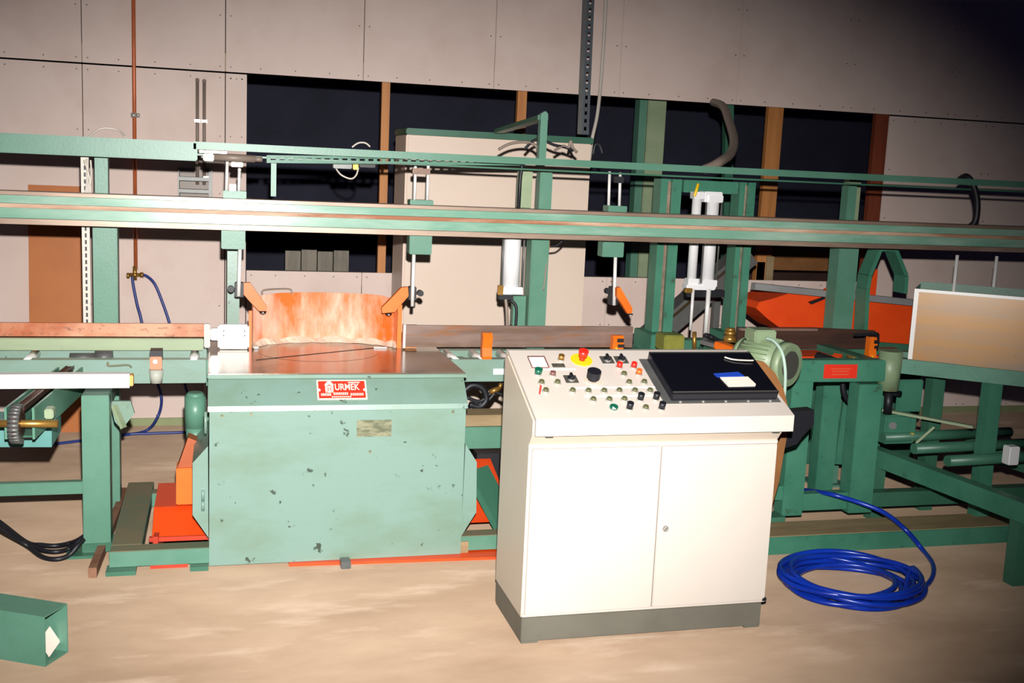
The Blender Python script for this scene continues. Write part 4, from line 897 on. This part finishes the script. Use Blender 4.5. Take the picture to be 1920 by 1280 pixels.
t0 = m0+ax*0.06+Vector((0, 0, 0.1))
mk('terminal_box', B().box(t0.x-0.05, t0.x+0.05, t0.y-0.05, t0.y+0.05, t0.z-0.025, t0.z+0.03, 0.006), GREEN_GREY, mo)
mk('rating_plate', B().beam(m0+ax*0.07-u_*0.0+Vector((0, -0.0985, -0.005)), m0+ax*0.12+Vector((0, -0.0985, -0.005)), 0.002, 0.02, (0, 0, 1)), BLACK, mo)
mk('motor_foot', B().box(m0.x-0.0, m0.x+0.16, m0.y-0.02, m0.y+0.14, 0.745, 0.785), GREEN_DARK, mo)
mk('motor_cable', B().tube([oy(1437, 634, 4.1), oy(1452, 640, 4.05), oy(1466, 660, 4.0), oy(1472, 690, 3.98), oy(1472, 725, 3.98), oy(1468, 765, 4.0), oy(1462, 820, 4.05)], 0.007), CABLE_GREEN, label='pale green cable looping over the electric motor', cat='cable')

ch_ = thing('orange_chute', 'red-orange tapered hopper cover behind the far right bench', 'hopper', (3.4, 5.5, 0))
mk('cover', B().prism(ppoly([(1418, 578), (1424, 566), (1448, 560), (1482, 549), (1545, 549), (1640, 560), (1712, 568), (1706, 645), (1636, 640), (1470, 620), (1440, 598)], 5.45), 'y', 5.45, 5.75), REDOR, ch_)
mk('top_rail', B().beam(oy(1412, 536, 5.40), oy(1722, 568, 5.40), 0.05, 0.035), GALV2, ch_)
mk('lug', B().prism(ppoly([(1520, 570), (1545, 560), (1546, 556), (1516, 566)], 5.44), 'y', 5.43, 5.449), BLACK, ch_)
mk('tab', B().prism(ppoly([(1534, 552), (1548, 540), (1548, 556)], 5.44), 'y', 5.43, 5.449), REDOR, ch_)
mk('side_post', pbox(1632, 505, 1644, 556, 5.5, 0.05), REDOR, ch_)
mk('base', B().box(3.0, 4.0, 5.5, 5.7, 0.0, 0.72), GREEN_DARK, ch_)
ar = thing('bent_guard_hoop', 'green bent flat-bar hoop left of the sheet metal tray', 'hoop', oy(1620, 605, 5.12))
pts = [(1614, 620), (1618, 540), (1622, 515), (1642, 466), (1670, 466), (1690, 515), (1688, 548)]
b = B()
for a_, b_ in zip(pts, pts[1:]): b.beam(oy(*a_, 5.15), oy(*b_, 5.15), 0.10, 0.022, (0, 1, 0) if False else (0, 0.001, 1) if a_[0] != b_[0] and abs(a_[1]-b_[1]) < 5 else (1, 0, 0.0))
mk('hoop', b, GREEN_R, ar)
p = oy(1614, 620, 5.15); mk('hoop_foot', B().box(p.x-0.03, p.x+0.04, 5.1, 5.2, 0.762, p.z), GREEN_R, ar)

tr = thing('sheet_tray', 'large galvanised sheet tray with light rim at far right', 'tray', (3.4, 4.4, 0.78))
A3 = Vector((3.19, 4.50, 0)); B3 = Vector((3.95, 3.874, 0)); dv = (B3-A3).normalized(); nv = Vector((-dv.y, dv.x, 0))
if nv.y < 0: nv = -nv
z0, z1 = 0.798, 1.135
MT = Matrix(((dv.x, nv.x, 0, A3.x), (dv.y, nv.y, 0, A3.y), (0, 0, 1, 0), (0, 0, 0, 1)))
LT = (B3-A3).length
def tbox(a0, a1, n0, n1, za, zb): return B().obox(MT @ Matrix.Translation(((a0+a1)/2, (n0+n1)/2, (za+zb)/2)), a1-a0, n1-n0, zb-za)
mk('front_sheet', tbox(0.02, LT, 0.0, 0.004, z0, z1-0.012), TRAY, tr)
mk('rim', tbox(0, LT, -0.008, 0.012, z1-0.014, z1), STEEL, tr); mk('rim', tbox(0, 0.02, -0.008, 0.012, z0, z1-0.014), STEEL, tr)
mk('back_edge', tbox(0, LT, 0.30, 0.304, z0, z1+0.012), GREEN_DARK, tr); mk('side_sheet', tbox(0, 0.004, 0.012, 0.30, z0, z1), GREEN_DARK, tr)
mk('bottom_sheet', tbox(0, LT, 0.004, 0.30, z0-0.004, z0), GALV, tr)
rc = thing('tray_conveyor', 'dark green conveyor frame with legs and gearbox under the sheet tray', 'conveyor', (3.4, 4.2, 0))
mk('tray_beam', tbox(-0.05, LT, 0.0, 0.06, z0-0.075, z0-0.005), GREEN_R, rc)
mk('rear_tray_beam', tbox(-0.05, LT, 0.25, 0.31, z0-0.075, z0-0.005), GREEN_DARK, rc)
mk('lower_beam', B().beam((3.09, 4.60, 0.31), (3.22, 3.55, 0.31), 0.06, 0.085), GREEN_R, rc)
mk('lower_beam', B().beam((3.75, 4.70, 0.31), (3.9, 3.6, 0.31), 0.06, 0.085), GREEN_DARK, rc)
for (a_, n_) in ((0.38, 0.03), (0.12, 0.28), (0.66, 0.28), (0.80, 0.03)):
    q = MT @ Vector((a_, n_, 0)); mk('leg', B().box(q.x-0.035, q.x+0.035, q.y-0.03, q.y+0.03, 0.0, z0-0.076), GREEN_DARK if n_ > 0.1 else GREEN_R, rc)
mk('lower_leg', B().box(3.17, 3.25, 3.62, 3.68, 0, 0.27), GREEN_DARK, rc); mk('lower_leg', B().box(3.07, 3.13, 4.5, 4.56, 0, 0.27), GREEN_DARK, rc)
for i in range(3): mk('cross_roller', B().cyl((3.13+i*0.02, 4.55-i*0.22, 0.40), (3.9, 4.6-i*0.22, 0.40), 0.025), GREEN_DARK, rc)
mk('tie_bar', B().beam(oy(1655, 768, 4.6), oy(1825, 800, 4.3), 0.03, 0.012), GREEN_PALE, rc)
gbx = mk('gearbox', pbox(1660, 778, 1718, 832, 4.55, 0.16, 0.008), GREEN_R, rc)
mk('gearbox_cover', B().cyl(oy(1674, 798, 4.548), oy(1674, 798, 4.54), 0.018), BLACK, gbx)
mk('gearbox_plug', pbox(1706, 812, 1714, 826, 4.54, 0.02, 0.003), YELLOW, gbx)
mk('cover_plate', pbox(1684, 712, 1730, 772, 4.62, 0.02, 0.006), GREEN_R, rc)
mk('tension_lever', B().beam(oy(1718, 830, 4.5), oy(1752, 800, 4.45), 0.016, 0.012), GREEN_PALE, rc)
mk('air_valve', pbox(1893, 838, 1912, 872, 4.0, 0.05, 0.004), ALU, rc)
for x in (1788, 1862):
    p = oy(x, 545, 4.62); c = thing('chrome_rod', 'upright chrome rod behind the sheet tray, %s one' % ('left' if x < 1800 else 'right'), 'rod', (p.x, 4.62, 0.79), 'chrome rods behind the sheet tray')
    mk('rod', B().cyl((p.x, 4.62, 0.79), (p.x, 4.62, 1.29), 0.008), STEEL, c); mk('rod_collar', B().cyl((p.x, 4.62, 0.79), (p.x, 4.62, 0.82), 0.016), GREYSTEEL, c)

# ------------------------------------------------------------------ loose things on the floor
pts = []
cx, cy = 2.44, 3.70
turns = 8
RR = [0.265, 0.215, 0.245, 0.185, 0.25, 0.205, 0.27, 0.235, 0.26]
OX = [0.0, 0.03, -0.03, 0.02, 0.035, -0.02, -0.01, 0.04, 0.02]
OYv = [0.0, -0.02, 0.02, -0.01, -0.03, 0.015, 0.02, -0.025, 0.0]
for i in range(turns*14+1):
    a_ = 2*math.pi*i/14; k = i/14; j_ = min(int(k), 7); f_ = k-j_; f_ = f_*f_*(3-2*f_)
    mixv = lambda L_: L_[j_]*(1-f_)+L_[j_+1]*f_
    rr = mixv(RR)
    pts.append(Vector((cx+mixv(OX)+rr*1.06*math.cos(a_), cy+mixv(OYv)+rr*0.96*math.sin(a_), 0.011+0.0105*k*0.75+0.006*math.sin(a_*2+k*2))))
tail = [oz(1700, 1118, 0.016), oz(1742, 1092, 0.012), oz(1750, 1060, 0.012), oz(1728, 1028, 0.012), oy(1700, 995, 4.08) , oy(1660, 962, 4.2), oy(1612, 942, 4.28), oy(1565, 928, 4.33), oy(1535, 922, 4.42), oy(1505, 918, 4.6)]
mk('air_hose_coil', B().tube(pts+tail, 0.0105, 10, 4), HOSE, label='coiled bright blue air hose on the floor right of the console', cat='hose')
for i, (dz, dp_, lab) in enumerate(((0, 0, 'lower of the black cables on the floor beside the left leg'), (1, 10, 'middle of the black cables on the floor beside the left leg'), (2, 18, 'upper of the black cables on the floor beside the left leg'))):
    P_ = [oz(-60, 945-dp_*0.6, 0.25), oz(5, 992-dp_*0.5, 0.12), oz(50, 1022-dp_*0.3, 0.03), oz(78, 1043-dp_*1.2, 0.012+0.008*i), oz(105, 1048-dp_*1.4, 0.012+0.008*i), oz(130, 1040-dp_*1.2, 0.02), oz(152, 1016-dp_*0.4, 0.06), oy(192, 985-dp_*0.3, 4.64)]
    mk('floor_cable', B().tube(P_, 0.010), BLACK, label=lab, cat='cable', group='black floor cables at left')
bx_ = thing('green_box', 'open-ended green square steel tube lying on the floor at lower left', 'box', (-0.6, 3.55, 0))
A4 = oz(85, 1250, 0); B4 = oz(128, 1222, 0)
ed = (B4-A4).normalized(); wd = (B4-A4).length*1.0; axl = Vector((-ed.y, ed.x, 0))
if axl.x > 0: axl = -axl
M4 = Matrix(((axl.x, ed.x, 0, A4.x), (axl.y, ed.y, 0, A4.y), (0, 0, 1, 0), (0, 0, 0, 1)))
def gbox(a0, a1, b0_, b1, za, zb, bev=0.0): return B().obox(M4 @ Matrix.Translation(((a0+a1)/2, (b0_+b1)/2, (za+zb)/2)), a1-a0, b1-b0_, zb-za, bev)
hh = 0.165; tt = 0.004; ln = 0.42
mk('side', gbox(0, ln, 0, tt, 0, hh), GREEN, bx_); mk('side', gbox(0, ln, wd-tt, wd, 0, hh), GREEN, bx_)
mk('top', gbox(0, ln, tt, wd-tt, hh-tt, hh), GREEN, bx_); mk('bottom', gbox(0, ln, tt, wd-tt, 0, tt), GREEN, bx_); mk('end_wall', gbox(ln-tt, ln, tt, wd-tt, tt, hh-tt), GREEN, bx_)
b = B(); b.obox(M4 @ Matrix.Translation((0.035, wd*0.6, 0.05)) @ Matrix.Rotation(0.35, 4, 'Y') @ Matrix.Rotation(0.35, 4, 'X'), 0.002, wd*0.62, 0.065)
mk('paper_scrap', b, PAPER, label='white paper scrap inside the open green tube', cat='paper')
mk('steel_offcut', B().box(0.48, 0.52, 4.20, 4.26, 0, 0.03, 0.003), GREYSTEEL, label='small grey steel offcut on the floor before the saw', cat='offcut')
